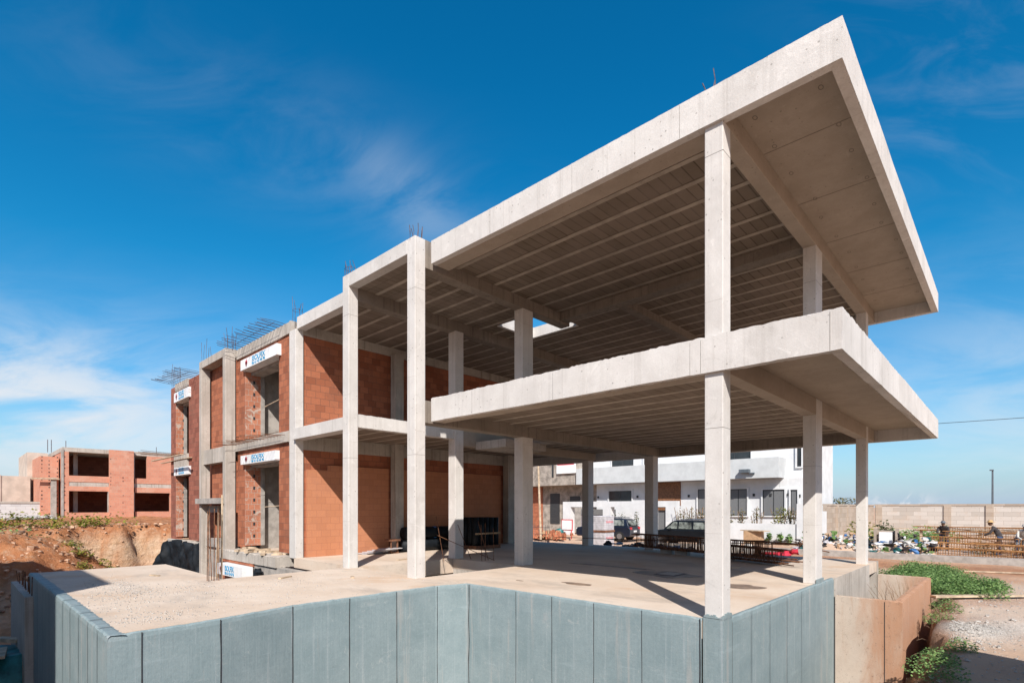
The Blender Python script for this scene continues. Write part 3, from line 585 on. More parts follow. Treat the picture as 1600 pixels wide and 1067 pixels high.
def seam(p, nrm, wob=.006, w=.009, zt_=.0, fold=0):
    mb = MB(); n = 22; vs = []
    d = Vector((-nrm[1], nrm[0]))
    for i in range(n+1):
        z = zt_-3.9*i/n; o = wob*mn.noise(Vector((p[0]*3, p[1]*3, z*2.3))); ww = w*(.7+.6*abs(mn.noise(Vector((p[1], p[0], z*4)))))
        for s in (-1, 1): vs.append((p[0]+d.x*(o+s*ww)+nrm[0]*.006, p[1]+d.y*(o+s*ww)+nrm[1]*.006, z))
    mb.add(vs, [(2*i, 2*i+1, 2*i+3, 2*i+2) for i in range(n)])
    if fold: mb.add([(p[0], p[1]-w, zt_+.018), (p[0], p[1]+w, zt_+.018), (p[0]+fold, p[1]+w, zt_+.016), (p[0]+fold, p[1]-w, zt_+.016)], [(0, 1, 2, 3)])
    mb.build('membrane_seam', 'seam', H)
for x, y in ((1.6, 7.61), (2.5, 7.69), (3.58, 7.926), (4.53, 7.93), (5.45, 7.93), (6.35, 7.92)): seam((x, y), (.0, -1), w=.008)
for y in (6.42, 5.60, 4.76, 3.92): seam((6.93, y), (-1, 0), w=.006)
seam((6.93, 7.66), (-1, 0), w=.012, wob=.02); seam((6.93, 3.05), (-1, 0), w=.011)
for y in (15.3, 14.4, 13.5, 12.6, 11.75, 11.0, 10.25, 9.5, 8.8, 8.15): seam((1.26, y), (-1, 0), w=.010, fold=.15)
for x in (7.95, 8.75, 9.6, 10.45, 11.3, 12.1): seam((x, 2.735), (0, -1), w=.006)
# lift joints of the columns, facade joint lines
def joint(*a): bx('formwork_joint', M['joint'], H, *a)
M['joint'] = flat('dark_joint', (.2, .18, .16, 1), .9, .3, 30)  # dark grey of the formwork joint lines
for z in (2.55, 6.2): joint(6.998, 7.262, 2.768, 3.022, z, z+.004)
for z in (2.3, 5.9): joint(11.568, 12.032, 2.768, 3.007, z, z+.004)
joint(16.448, 16.712, 2.768, 3.007, 1.9, 1.904)
for z in (2.6, 6.1): joint(6.708, 6.982, 9.098, 9.382, z, z+.004); joint(6.708, 6.967, 11.778, 12.072, z+.1, z+.104)
for y in (3.35, 5.2, 7.1): joint(6.948, 6.951, y, y+.004, rb+.01, rt-.015)
for y in (1.52, 3.05, 3.2, 5.6, 7.6): joint(6.948, 6.951, y, y+.004, zb+.01, zt-.04)
# starter bars
def bars(cx, cy, z, n=4, h=.5, sp=.09, tie=True):
    mb = MB()
    for i in range(n):
        a = 2*PI*i/n+.6; x = cx+sp*math.cos(a); y = cy+sp*math.sin(a); hh = h*R.uniform(.6, 1.15)
        mb.tube([(x, y, z-.05), (x+R.gauss(0, .01), y+R.gauss(0, .01), z+hh*.5), (x+R.gauss(0, .025), y+R.gauss(0, .025), z+hh)], .0075, 4)
    if tie: mb.tube([(cx+sp*1.1*math.cos(a), cy+sp*1.1*math.sin(a), z+h*.45) for a in np.linspace(0, 2*PI, 9)], .005, 4)
    mb.build('starter_bars', 'rebargrey', H)
bars(7.13, 2.95, rt, 4, .34, .11, False); bars(6.84, 9.25, 7.19, 8, .36, .13, False); bars(6.84, 11.92, 7.19, 7, .42, .13)
bars(7.15, 15.5, 7.07, 6, .6, .13); bars(6.9, 20.25, 7.08, 6, .75, .16); bars(6.9, 22.8, 7.08, 5, .8, .15, False); bars(7.2, 27.9, 7.0, 6, 1.1, .17)
bars(12.2, 11.4, 7.05, 6, .7, .15)
def proj_bars(y0, y1, z, ln, n, up=.1, x=7.1, name='projecting_bars', drop=False):
    mb = MB()
    for i in range(n):
        y = y0+(y1-y0)*i/(n-1)+R.gauss(0, .03); l2 = ln*R.uniform(.75, 1.15)
        for dz in ((0, .07) if not drop else (0,)):
            mb.tube([(x+.1, y, z+dz), (x-l2*.5, y+R.gauss(0, .02), z+dz+up*.4), (x-l2, y+R.gauss(0, .05), z+dz+up*R.uniform(.4, 1.3))], .008, 4)
    mb.tube([(x-.3, y0, z+.05), (x-.3, y1, z+.05)], .008, 4); mb.build(name, 'rebargrey' if not drop else 'rebar', H)
proj_bars(16.3, 20.0, 7.05, .72, 15, .04); proj_bars(24.5, 27.6, 7.0, .85, 11, .07); proj_bars(16.0, 19.9, 3.7, 1.0, 16, -.12, drop=True); proj_bars(25.8, 27.5, 3.75, 1.7, 6, .05, drop=True)
bb = MB()
for i in range(7): z = R.uniform(.6, 6.3); bb.tube([(7.0, 20.05, z), (7.35, 19.98, z+.02), (7.6, 19.95, z+R.uniform(-.2, .05))], .008, 4)
bb.build('projecting_bars', 'rebar', H)
bx('plank_ledge', 'plank', H, 6.99, 7.09, 25.2, 29.6, 3.57, 3.6); bx('plank_ledge', 'plank', H, 6.5, 6.6, 24.6, 29.2, 3.62, 3.66)
rb2 = MB()
for i in range(22): rb2.obox((6.75+R.uniform(-.1, .5), R.uniform(16.4, 19.3)), (R.uniform(-1, 1), R.uniform(-1, 1)), None, R.uniform(.05, .3), R.uniform(.02, .07), .02, .05+R.uniform(0, .08))
rb2.build('debris', 'plank', H)

# ================================================================= things on the terrace
t = thing('starter_bar_cage', 'upright rusty starter bars with a timber prop at the terrace corner by the portal', 'rebar', (3.72, 11.85, 0))
for i in range(6):
    MB().tube([(3.62+.09*(i % 3), 11.8+.12*(i//3), -.2), (3.62+.09*(i % 3)+R.gauss(0, .02), 11.8+.12*(i//3), R.uniform(1.3, 1.6))], .009, 5).build('bar', 'rebar', t)
MB().tube([(3.93, 12.03, 0), (3.95, 12.05, 1.75)], .02, 7).build('prop', 'plank', t)
t = thing('rebar_tripod', 'bundle of thin leaning rusty bars standing on the terrace beside the inner columns', 'rebar', (9.9, 10.8, 0))
for a, b in (((9.3, 11.3, 0), (8.95, 11.2, 1.25)), ((10.3, 11.3, .0), (10.05, 11.6, 1.0)), ((10.55, 10.6, 0), (9.0, 11.25, .75)), ((10.2, 10.75, 0), (10.22, 10.8, 1.0)), ((10.33, 10.75, 0), (10.4, 10.82, 1.05)), ((10.5, 10.8, 0), (10.2, 10.9, 1.1)), ((10.62, 10.7, 0), (10.6, 10.7, .9))):
    MB().tube([a, b], .009, 5).build('bar', 'rebar', t)
t = thing('membrane_rolls', 'dark rolls of membrane with blue bands lying against the rear brick wall', 'rolls', (11.3, 14.6, 0))
for k, z in enumerate((.22, .62)):
    MB().tube([(10.3+.1*k, 14.75, z), (12.3, 14.7+.02*k, z)], .21, 14).build('roll', 'black', t, smooth=True)
    for x in (10.9, 11.6, 12.0): MB().tube([(x, 14.735, z), (x+.1, 14.735, z)], .213, 14).build('band', flat('blue_band', (.05, .2, .5, 1), .4), t)
t = thing('roll_pallet', 'block of upright black membrane rolls strapped together on a pallet', 'pallet', (13.3, 14.2, 0))
bx('pallet', 'pallet', t, 12.75, 14.0, 13.75, 14.85, .0, .12)
for i in range(5):
    for j in range(4): MB().tube([(12.88+.25*i, 13.9+.25*j, .12), (12.88+.25*i, 13.9+.25*j, 1.12)], .115, 10).build('roll', 'black', t, smooth=True)
bx('strap', 'card', t, 12.75, 14.01, 13.76, 13.775, .52, .58)
t = MB()
for i in range(5): t.obox((9.3+.12*i, 15.0-.1*i), (1, -.2+.1*i), None, .35, .22, .01+.035*i, .035+.035*i)
tag(t.build('flattened_sacks', 'carton', bevel=.01), 'small pile of flattened grey cement sacks by the sunlit brick wall', 'sacks')
tag(MB().box(9.75, 10.05, 14.5, 14.8, 0, .05).box(9.76, 9.8, 14.52, 14.56, .05, .4).box(10.0, 10.04, 14.52, 14.56, .05, .42).box(9.7, 10.1, 14.48, 14.8, .4, .46).build('small_trestle', 'pallet'), 'small timber trestle at the foot of the inner wall column', 'trestle')
# block pallets at the rear edge
def block_pallet(x, y, z, h, w=.95, label='', part='wrapped_blocks'):
    t = thing('block_pallet', label, 'pallet', (x, y, z), 0, 'stacked pallets of wrapped blocks')
    t['_o'] = (x, y, z)
    bx('pallet_board', 'pallet', t, x-w/2, x+w/2, y-w/2, y+w/2, z, z+.12)
    o = rough_edge_box(x-w/2+.03, x+w/2-.03, y-w/2+.03, y+w/2-.03, z+.1, z+h, .02, .12).build(part, 'carton', t, bevel=.02)
    g = MB()
    for zz in np.arange(z+.2, z+h-.05, .11): g.box(x-w/2+.026, x+w/2-.026, y-w/2+.026, y+w/2-.026, zz, zz+.004)
    g.build('course_line', flat('dark_course', (.22, .2, .21, 1), .8), t)  # dark lines between the block courses
    lg = MB()
    for i in range(5):
        xx = x-w/2+.15+.15*i; zz = z+.12+h*.45; lg.tube([(xx, y-w/2+.02, zz), (xx+.05, y-w/2+.02, zz+.13), (xx+.09, y-w/2+.02, zz), (xx+.14, y-w/2+.02, zz+.07)], .008, 4)
    lg.build('red_script', 'signred', t)
block_pallet(26.5, 17.6, -.9, .93, w=1.04, label='lower pallet of wrapped pale blocks beside the rear column'); block_pallet(26.5, 17.6, .031, .95, w=1.04, label='upper pallet of wrapped blocks stacked on the other')
# rebar cages resting on blocks
def cage(name, a, b, w, h, z, nst, mat, label, group=None, over=.6, r=.011, spl=False, parts=True):
    a = Vector(a); b = Vector(b); d = (b-a); ln = d.length; d.normalize(); nr = Vector((-d.y, d.x))
    t = thing(name, label, 'rebar cage', (a.x, a.y, z), 0, group)
    lb = MB()
    for s in (-1, -.33, .33, 1):
        for zz in (z, z+h):
            e = over*R.uniform(.2, 1); p = a-d*e*.3+nr*s*w/2; q = b+d*e+nr*s*w/2
            lb.tube([(p.x, p.y, zz), (q.x, q.y, zz+R.uniform(-.03, .03))], r, 4)
    lb.build('long_bars', mat, t)
    st = MB()
    for i in range(nst):
        p = a+d*ln*(i+.5)/nst+d*R.gauss(0, .01); c = [p+nr*w/2, p-nr*w/2]; tl = R.gauss(0, .02)
        st.tube([(c[0].x, c[0].y, z), (c[1].x, c[1].y, z), (c[1].x+tl, c[1].y, z+h), (c[0].x+tl, c[0].y, z+h), (c[0].x, c[0].y, z)], r*.7, 4)
    st.build('stirrups', mat, t); return t
t = cage('rebar_cage', (16.3, 9.3), (14.75, 4.65), .4, .4, .17, 105, 'rebar', 'long rusty reinforcement cage lying on blocks at the back of the terrace', 'cages on the terrace', over=1.2, r=.017)
cage('rebar_cage', (15.6, 6.6), (14.5, 4.3), .3, .36, .06, 48, 'rebar', 'shorter cage beside the near end of the long terrace cage', 'cages on the terrace', over=.4, r=.015)
for q in ((15.95, 8.1), (15.75, 7.5), (15.15, 5.9)): bx('support_block', 'greywall', t, q[0]-.12, q[0]+.12, q[1]-.2, q[1]+.2, 0, .16)
MB().tube([(17.0, 13.6, .28), (16.6, 10.2, .34), (15.0, 4.2, .62), (14.7, 3.4, .5)], .012, 5).build('loose_bar', 'rebar', t); MB().tube([(16.9, 11, .3), (15.4, 4.2, .5), (15.0, 3.3, .38)], .014, 5).build('loose_bar', 'rebar', t)
for i, (x, y, a, l, lab) in enumerate(((4.9, 11.2, .5, .35, 'short timber offcut near the pit edge of the terrace'), (3.1, 13.6, 1.9, .28, 'small offcut on the far left part of the terrace'), (8.9, 12.6, .2, .5, 'plank offcut on the floor behind the inner column'), (13.2, 5.0, 2.6, .4, 'offcut lying on the shaded terrace floor'), (5.9, 10.2, 1.1, .22, 'tiny wood scrap near the second front column'))):
    tag(MB().obox((x, y), (math.cos(a), math.sin(a)), None, l/2, .035, .001, .026).build('timber_offcut', 'plank'), lab, 'offcut', 'timber scraps on the terrace')
# drain, puddle stains and gravel left on the terrace
t = thing('floor_drain', 'square drain cover in the shaded terrace floor', 'drain', (11.05, 5.55, 0))
bx('frame', 'rebargrey', t, 10.75, 11.35, 5.3, 5.8, .003, .012); bx('cover', 'gravel', t, 10.82, 11.28, 5.36, 5.74, .012, .018)
def stain(x, y, rx, ry, name, mat, label, cat, z=.004, n=40, h=.003, jag=.35):
    pl = []
    for i in range(n):
        a = 2*PI*i/n; q = 1+jag*mn.noise(Vector((math.cos(a)*1.6+x, math.sin(a)*1.6+y, 0))); pl.append((x+rx*q*math.cos(a), y+ry*q*math.sin(a)))
    o = MB().prism(pl, z-.004, z+h-.002).build(name, mat); struct(o, label, cat); return o
stain(8.42, 6.2, .13, .32, 'damp_patch', 'puddle', 'round damp patch on the sunlit terrace', 'stain'); stain(10.25, 3.75, .3, .42, 'damp_patch', 'puddle', 'damp patch beside the corner column', 'stain')
stain(11.5, 7.4, .12, 1.1, 'damp_patch', 'puddle', 'long damp streak across the shaded terrace', 'stain', jag=.8); stain(11.0, 5.6, .5, .75, 'damp_patch', 'puddle', 'damp area round the drain', 'stain', z=.004)
stain(8.0, 7.3, .03, .1, 'damp_patch', 'puddle', 'tiny damp spot near the column foot', 'stain')
gr = MB()
for cx, cy, sx, sy, n in ((2.2, 11.9, .22, 1.0, 520), (2.6, 11.2, .5, .5, 300), (1.75, 10.2, .2, .8, 160), (1.9, 8.5, .35, .3, 260), (3.6, 9.5, .8, 1.0, 240), (1.62, 7.95, .3, .1, 120), (4.6, 10.6, 1.2, .6, 160), (5.5, 9.0, 1.6, .8, 90)):
    for _ in range(n):
        x = R.gauss(cx, sx); y = R.gauss(cy, sy); s = R.uniform(.004, .010)
        if x < 1.45 or y < 8.1 or x > 6.8 or (x > 3.85 and y > 11.9): continue
        a = R.random()*3; gr.obox((x, y), (math.cos(a), math.sin(a)), None, s, s*.7, 0, s*1.1)
struct(gr.build('loose_gravel', 'gravel'), 'loose pale gravel scattered on the sunlit terrace', 'gravel', 'stuff')

# ================================================================= left foreground
t = thing('retaining_wall', 'grey board marked concrete wall stub with rusty bars sticking out of its top', 'wall', (1.2, 17.2, -3))
bx('wall', 'concdark', t, 1.12, 1.4, 15.2, 18.7, -3.8, -.41)
for i in range(9): MB().tube([(1.25, 15.4+.38*i, -.5), (1.25+R.gauss(0, .02), 15.4+.38*i+R.gauss(0, .05), R.uniform(-.12, .02))], .012, 5).build('bar', 'rebar', t)
g = MB(); n = 14
for j in range(n+1):
    for i in range(n+1):
        x = .2+1.0*i/n; y = 15.6+2.1*j/n; g.v.append((x, y, -1.72-.10*j/n+.05*mn.noise(Vector((x*4, y*4, 1)))-(.0 if j > 0 else 1.5)))
g.f = [(j*(n+1)+i, j*(n+1)+i+1, (j+1)*(n+1)+i+1, (j+1)*(n+1)+i) for j in range(n) for i in range(n)]
o = g.build('green_tarpaulin', 'green', smooth=True); so_ = o.modifiers.new('solid', 'SOLIDIFY'); so_.thickness = .02; tag(o, 'crumpled green tarpaulin cover beside the grey wall', 'tarpaulin')
tag(MB().obox((.78, 15.9), (.1, 1), None, .5, .1, -1.68, -1.62).build('loose_plank', 'plank'), 'pale board lying on the green tarpaulin at the left edge', 'plank', 'boards on the tarpaulin')
tag(MB().obox((1.0, 17.2), (.6, -1), None, .35, .1, -1.66, -1.58).build('loose_plank', 'plank'), 'short weathered board on the tarpaulin beside the grey wall', 'plank', 'boards on the tarpaulin')
# black plastic wrap on the basement wall
g = MB(); n = 140; m = 22
for i in range(n+1):
    u = i/n; y = 22.95+5.6*u
    for j in range(m+1):
        v = j/m; x = 6.70+.16*abs(math.sin(u*19+v*1.5))**.6+.07*math.sin(u*13+1)+.05*math.sin(u*57+v*9)+.10*mn.noise(Vector((u*14, v*5, 0)))-.28*max(0, u-.72)/.28*(1+.5*math.sin(v*7)); z = .04+.05*math.sin(u*23)-2.2*v
        if u > .8: z -= .9*(u-.8)/.2*(1-v*.6); y = 22.95+5.6*u+.25*math.sin(v*5)*(u-.8)/.2
        g.v.append((x, y, z))
g.f = [(i*(m+1)+j, i*(m+1)+j+1, (i+1)*(m+1)+j+1, (i+1)*(m+1)+j) for i in range(n) for j in range(m)]
o = g.build('plastic_sheet', 'black', smooth=True); q = o.modifiers.new('solid', 'SOLIDIFY'); q.thickness = .01; tag(o, 'black plastic sheeting hanging over the basement wall left of the portal', 'plastic sheet')

# ================================================================= concrete pit at the right
t = thing('concrete_pit', 'rust stained open concrete pit box standing against the basement wall', 'pit', (15, 2, -3))
def pitm():
    m = Mt('rust_stained_concrete', .9, .2)
    c = m.mix(m.ramp(m.noise(1.5, 8, .65), .3, .7), (.56, .47, .39, 1), (.47, .385, .315, 1))
    sp = N(m.t, 'ShaderNodeSeparateXYZ'); L(m.t, m.tc.outputs['Object'], sp.inputs[0])
    nz = mth(m.t, 'MULTIPLY', mth(m.t, 'SUBTRACT', m.noise(1, 8, .7, (2.4, 2.4, .6), dist=.4), .5), 1.9)
    yy = mth(m.t, 'ADD', mth(m.t, 'MULTIPLY', sp.outputs[1], -1), nz)
    c = m.mix(mth(m.t, 'MULTIPLY', m.ramp(yy, -.5, .45), .74), c, (.42, .19, .09, 1))
    c = m.mix(m.ramp(m.noise(1, 8, .7, (5, 5, .7), dist=.5), .52, .72, 0, .4), c, (.35, .17, .09, 1))
    v = m.noise(11, 9, .9, (1, 1, .6)); c = m.mix(m.ramp(v, .565, .62, 0, .7), c, (.13, .09, .07, 1))
    m.bump(m.noise(28, 6, .7), .35, .012); m.bump(v, -.3, .02); return m.done(c)
M['pit'] = pitm()
rough_edge_box(12.72, 12.86, 1.55, 2.69, -3.7, -.35, .012).build('wall', 'pit', t); rough_edge_box(12.861, 17.6, 1.55, 1.69, -3.7, -.35, .014).build('wall', 'pit', t)
rough_edge_box(17.601, 17.74, 1.55, 2.69, -3.7, -.35, .012).build('wall', 'pit', t); bx('floor', 'pit', t, 12.87, 17.6, 1.69, 2.69, -2.0, -1.9)
g = MB()
for i in range(26):
    x = R.uniform(13.4, 17.2); p = Vector((x, 1.85, -1.2)); q = Vector((x+R.gauss(.1, .4), 2.0+R.gauss(.1, .15), R.uniform(-.55, -.2))); g.tube([p, (p+q)/2+Vector((R.gauss(0, .08), 0, 0)), q], .008, 4, .003)
tag(g.build('dry_branches', 'twig'), 'dry twigs standing inside the open concrete pit', 'branches')
jl = MB().box(12.715, 12.721, 1.83, 1.842, -3.6, -.38); jl.build('joint', 'seam', t)

# ================================================================= vegetation
def weed(name, pts, mat, label, cat='weeds', group=None, kind=None, size=.07, n=260, h=.16, r=.3, stems=True, rng=None):
    rg = rng or R; mb = MB()
    for (x, y, s) in pts:
        z = ground_h(x, y)
        for _ in range(int(n*s)):
            a = rg.random()*2*PI; d = (rg.random()**.6)*r*s; hh = h*s*(1-(d/(r*s))**2*.6)*rg.uniform(.1, 1.15)
            c = Vector((x+d*math.cos(a), y+d*math.sin(a), z+hh)); ax = Vector((rg.gauss(0, 1), rg.gauss(0, 1), rg.gauss(.2, .4))).normalized(); b = ax.cross(Vector((rg.gauss(0, .4), rg.gauss(0, .4), 1))).normalized(); q = size*rg.uniform(.6, 1.3)
            mb.add([c-ax*q*.5, c-ax*q*.1+b*q*.4, c+ax*q*.5, c-ax*q*.1-b*q*.4], [(0, 1, 2, 3)])
    o = mb.build(name, mat); tag(o, label, cat, group, kind); return o
pts = []
for i in range(95):
    x = R.uniform(18.0, 24.5); y = 2.9-(x-18)*.12+R.gauss(0, .5)
    if x < 21: y -= R.uniform(0, 1.5)
    pts.append((x, y, R.uniform(.7, 1.35)))
for i in range(26): x = R.uniform(18.2, 21.2); pts.append((x, R.uniform(.25, 1.4), R.uniform(.7, 1.2)))
pts = [q for q in pts if q[0] > 18.25 and q[1] > .2]
weed('weeds', pts, 'weed', 'dense band of leafy green weeds growing beyond the concrete pit', kind='stuff', n=330, r=.38, h=.34, size=.055)
for i, (x, y, s, lab) in enumerate(((14.9, 1.15, 1.2, 'leafy weed overhanging the trench beside the gravel'), (15.8, 1.1, 1.25, 'leafy weed at the trench edge beside the timber plank'), (9.5, .78, 1.5, 'green weed clump in the shaded foreground by the trench'), (11.6, .62, .9, 'small weed on the shaded earth at lower right'), (10.5, .82, 1.0, 'dark weed tuft between the two shaded clumps'))):
    weed('weed_plant', [(x, y, s)], 'weed', lab, 'weed', n=560, r=.26, h=.22, size=.036)
for i in range(26):
    a = R.uniform(2, 5.5); b = R.uniform(29.5, 33); pts = []
pl = [(R.uniform(-.5, 6.5), R.uniform(30.5, 36), R.uniform(.6, 1.3)) for _ in range(60)]
weed('weeds', pl, 'weedy', 'yellow green weeds on the top of the red bank at the left', kind='stuff', n=70, r=.7, h=.6, size=.13)
pl = [(R.uniform(-.5, 3.6), R.uniform(29, 33), R.uniform(.6, 1.3)) for _ in range(24)]
weed('weeds', pl, 'weed', 'green weeds along the left end of the red bank', kind='stuff', n=80, r=.6, h=.5, size=.12)
pl = [(R.uniform(3.0, 4.6), R.uniform(24.5, 27), R.uniform(.6, 1.1)) for _ in range(9)]
weed('weeds', pl, 'weedy', 'yellow flowering weed clump on the red mound before the sheeting', kind='stuff', n=160, r=.4, h=.34, size=.08)

# ================================================================= right background
def ppl(h): return h
# perimeter block wall
t = thing('block_wall', 'long grey block perimeter wall with piers closing the far side of the site', 'wall', (60, 4, -.9))
MB().box(60, 60.25, -60, 9.4, -1.0, 1.62).build('wall', 'block', t); MB().box(59.95, 60.3, -60, 9.45, 1.62, 1.76).build('coping', 'blocktan', t)
for y in (9.1, 4.1, 1.35, -3.5): MB().box(59.9, 60.0, y-.25, y+.25, -1, 1.62).build('pier', 'blocktan', t)
t = thing('block_wall', 'shorter tan block wall running from the white villa to the far corner', 'wall', (50, 9.6, -.9))
MB().box(42.5, 59.9, 9.5, 9.75, -1.0, 1.6).build('wall', 'blocktan', t); MB().box(42.5, 59.9, 9.46, 9.78, 1.6, 1.72).build('coping', 'blocktan', t)
for x in (45.5, 49, 52.5, 56.2): MB().box(x-.2, x+.2, 9.4, 9.5, -1, 1.6).build('pier', 'blocktan', t)
# bushes above that wall
for i, (x, y, r) in enumerate(((47, 12.2, .8), (50, 12.0, .9), (54, 11.6, 1.2), (57.5, 11.2, .9))):
    t = thing('bush', ('pale dry', 'olive', 'large yellowish', 'small sparse')[i]+' bush rising behind the tan block wall', 'bush', (x, y, -.9))
    MB().tube([(x, y, -.9), (x+.05, y, 1.2)], .05, 6, .02).build('stem', 'twig', t); leaves(MB(), (x, y, 1.75), (r, r, .7), 240, .2, flatten=1).build('foliage', 'dry', t)
# kerb wall
t = MB(); n = 16
o = MB().obox((29.85, 2.5), (-.07, 1), None, 14, .18, -1.0, -.62).build('kerb_wall', 'greywall'); tag(o, 'long low grey concrete kerb crossing the site before the rubbish heap', 'kerb')
M['bluebag'] = flat('blue_bag', (.03, .14, .36, 1), .5)
# heap of rubbish
rub = MB(); cols = ['carton', 'clothwhite', 'green', 'clothdark', 'card', 'signblue', 'redcloth']
for name, area, n, lab in (('rubbish_heap', (31.2, 35.5, 4.6, 8.6), 90, 'wide heap of torn bags and coloured rubbish behind the kerb'), ('rubbish_heap', (31.0, 33.5, 2.7, 4.1), 32, 'smaller heap of white bags and rags right of the white cabinet')):
    t = thing(name, lab, 'rubbish', ((area[0]+area[1])/2, (area[2]+area[3])/2, -.9))
    MB().lump(((area[0]+area[1])/2, (area[2]+area[3])/2, -.95), (area[1]-area[0])*.55, (area[3]-area[2])*.55, .62, 18, .3).build('earth', 'soil', t)
    for mi, mt in enumerate(['carton', 'clothwhite', 'signwhite', 'green', 'clothdark', 'card', 'weed', 'black', 'bluebag']):
        mb = MB()
        for _ in range(n//3+(n//3 if mt in ('clothwhite', 'card') else 0)):
            x = R.uniform(*area[:2]); y = R.uniform(*area[2:]); mb.lump((x, y, -.8+R.uniform(.2, .95)*(1-abs((x-(area[0]+area[1])/2)/(area[1]-area[0]))*1.3)), R.uniform(.04, .19), R.uniform(.04, .19), R.uniform(.03, .12), 7, .9)
        mb.build('rubbish', mt, t)['kind'] = 'stuff'
# cabinet
t = thing('utility_cabinet', 'white utility cabinet set in a low concrete niche beyond the kerb', 'cabinet', (32.6, 4.6, -.9))
for a in ((32.5, 32.95, 5.05, 5.15), (32.5, 32.95, 4.15, 4.25)): bx('niche_side', 'blocktan', t, a[0], a[1], a[2], a[3], -1, .42)
bx('niche_side', 'blocktan', t, 32.55, 32.95, 4.25, 5.05, -1, -.5); bx('niche_side', 'blocktan', t, 32.85, 32.96, 4.25, 5.05, -.5, .3)
bx('door', 'signwhite', t, 32.5, 32.83, 4.38, 4.93, -.35, .22, bevel=.01); bx('door_edge', 'frame', t, 32.495, 32.6, 4.36, 4.95, -.38, -.35)
t = thing('dark_shrub', 'dark shrub growing behind the white cabinet', 'shrub', (34, 4.9, -.9)); MB().tube([(34, 4.9, -.9), (34, 4.9, .3)], .04, 6).build('stem', 'twig', t); leaves(MB(), (34, 4.9, .35), (.45, .45, .5), 160, .14).build('foliage', 'cyp', t)
t = thing('yellow_shrub', 'yellowish shrub at the corner of the tan wall', 'shrub', (40, 7.0, -.9)); MB().tube([(40, 7.0, -.9), (40, 7.0, .0)], .05, 6).build('stem', 'twig', t); leaves(MB(), (40, 7.0, -.1), (.9, .9, .8), 260, .18).build('foliage', 'weedy', t)
pl = [(R.uniform(44, 50), R.uniform(3.5, 7.5), R.uniform(.8, 1.4)) for _ in range(30)]
weed('weeds', pl, 'weed', 'green weeds before the far block wall', kind='stuff', n=60, r=1.0, h=.7, size=.2)
# reinforcement cages being tied
for i, (a, b, z, h, lab) in enumerate((((32.6, 3.2), (31.4, -6), -.8, .36, 'front low cage in the yard of rusty reinforcement'), ((33.6, 3.4), (32.5, -6), -.55, .3, 'second rusty cage behind the front one'), ((34.8, 3.0), (33.8, -6), -.3, .28, 'raised rusty cage in the middle of the yard'), ((37, 2.6), (36, -6), -.15, .34, 'long rusty cage where the workers stand'), ((39, 4.0), (38, -6), .15, .22, 'topmost rusty cage at the back of the yard'))):
    cage('rebar_cage', a, b, .5, h, z, 90, 'rebarorange', lab, 'rusty reinforcement cages in the yard', over=.8, r=.017)
t = thing('loose_bars', 'untidy loose rusty bars lying across the cages in the yard', 'rebar', (34, -1, -.9))
for i in range(34):
    x = R.uniform(31.6, 39); y = R.uniform(-5, 2.6); z = -.75+(x-31.6)*.13+R.uniform(0, .2); l = R.uniform(1.5, 3.2); a = R.gauss(0, .22)
    MB().tube([(x, y-l, z+R.gauss(0, .12)), (x+a, y, z+R.gauss(0, .05)), (x+a*2, y+l*.5, z+R.gauss(0, .15))], .016, 4).build('bar', 'rebar' if i % 2 else 'rebarorange', t)
t = thing('trestle_table', 'plank trestle carrying long bars in the yard', 'trestle', (39, 3.6, -.9))
for y in (3.8, 1.2, -1.5): bx('leg', 'plank', t, 38.9, 39.1, y, y+.12, -.9, .2)
MB().obox((39, 2), (-.05, 1), None, 4.5, .2, .2, .26).build('tabletop', 'plank', t)
for i, (x, y, w) in enumerate(((35.2, .9, .5),)):
    pl = [(36.2, R.uniform(-2, 1.6), 1.1) for _ in range(12)]; weed('weeds', pl, 'dry', 'dry weeds growing between the cages', kind='stuff', n=60, r=.5, h=.5, size=.14)
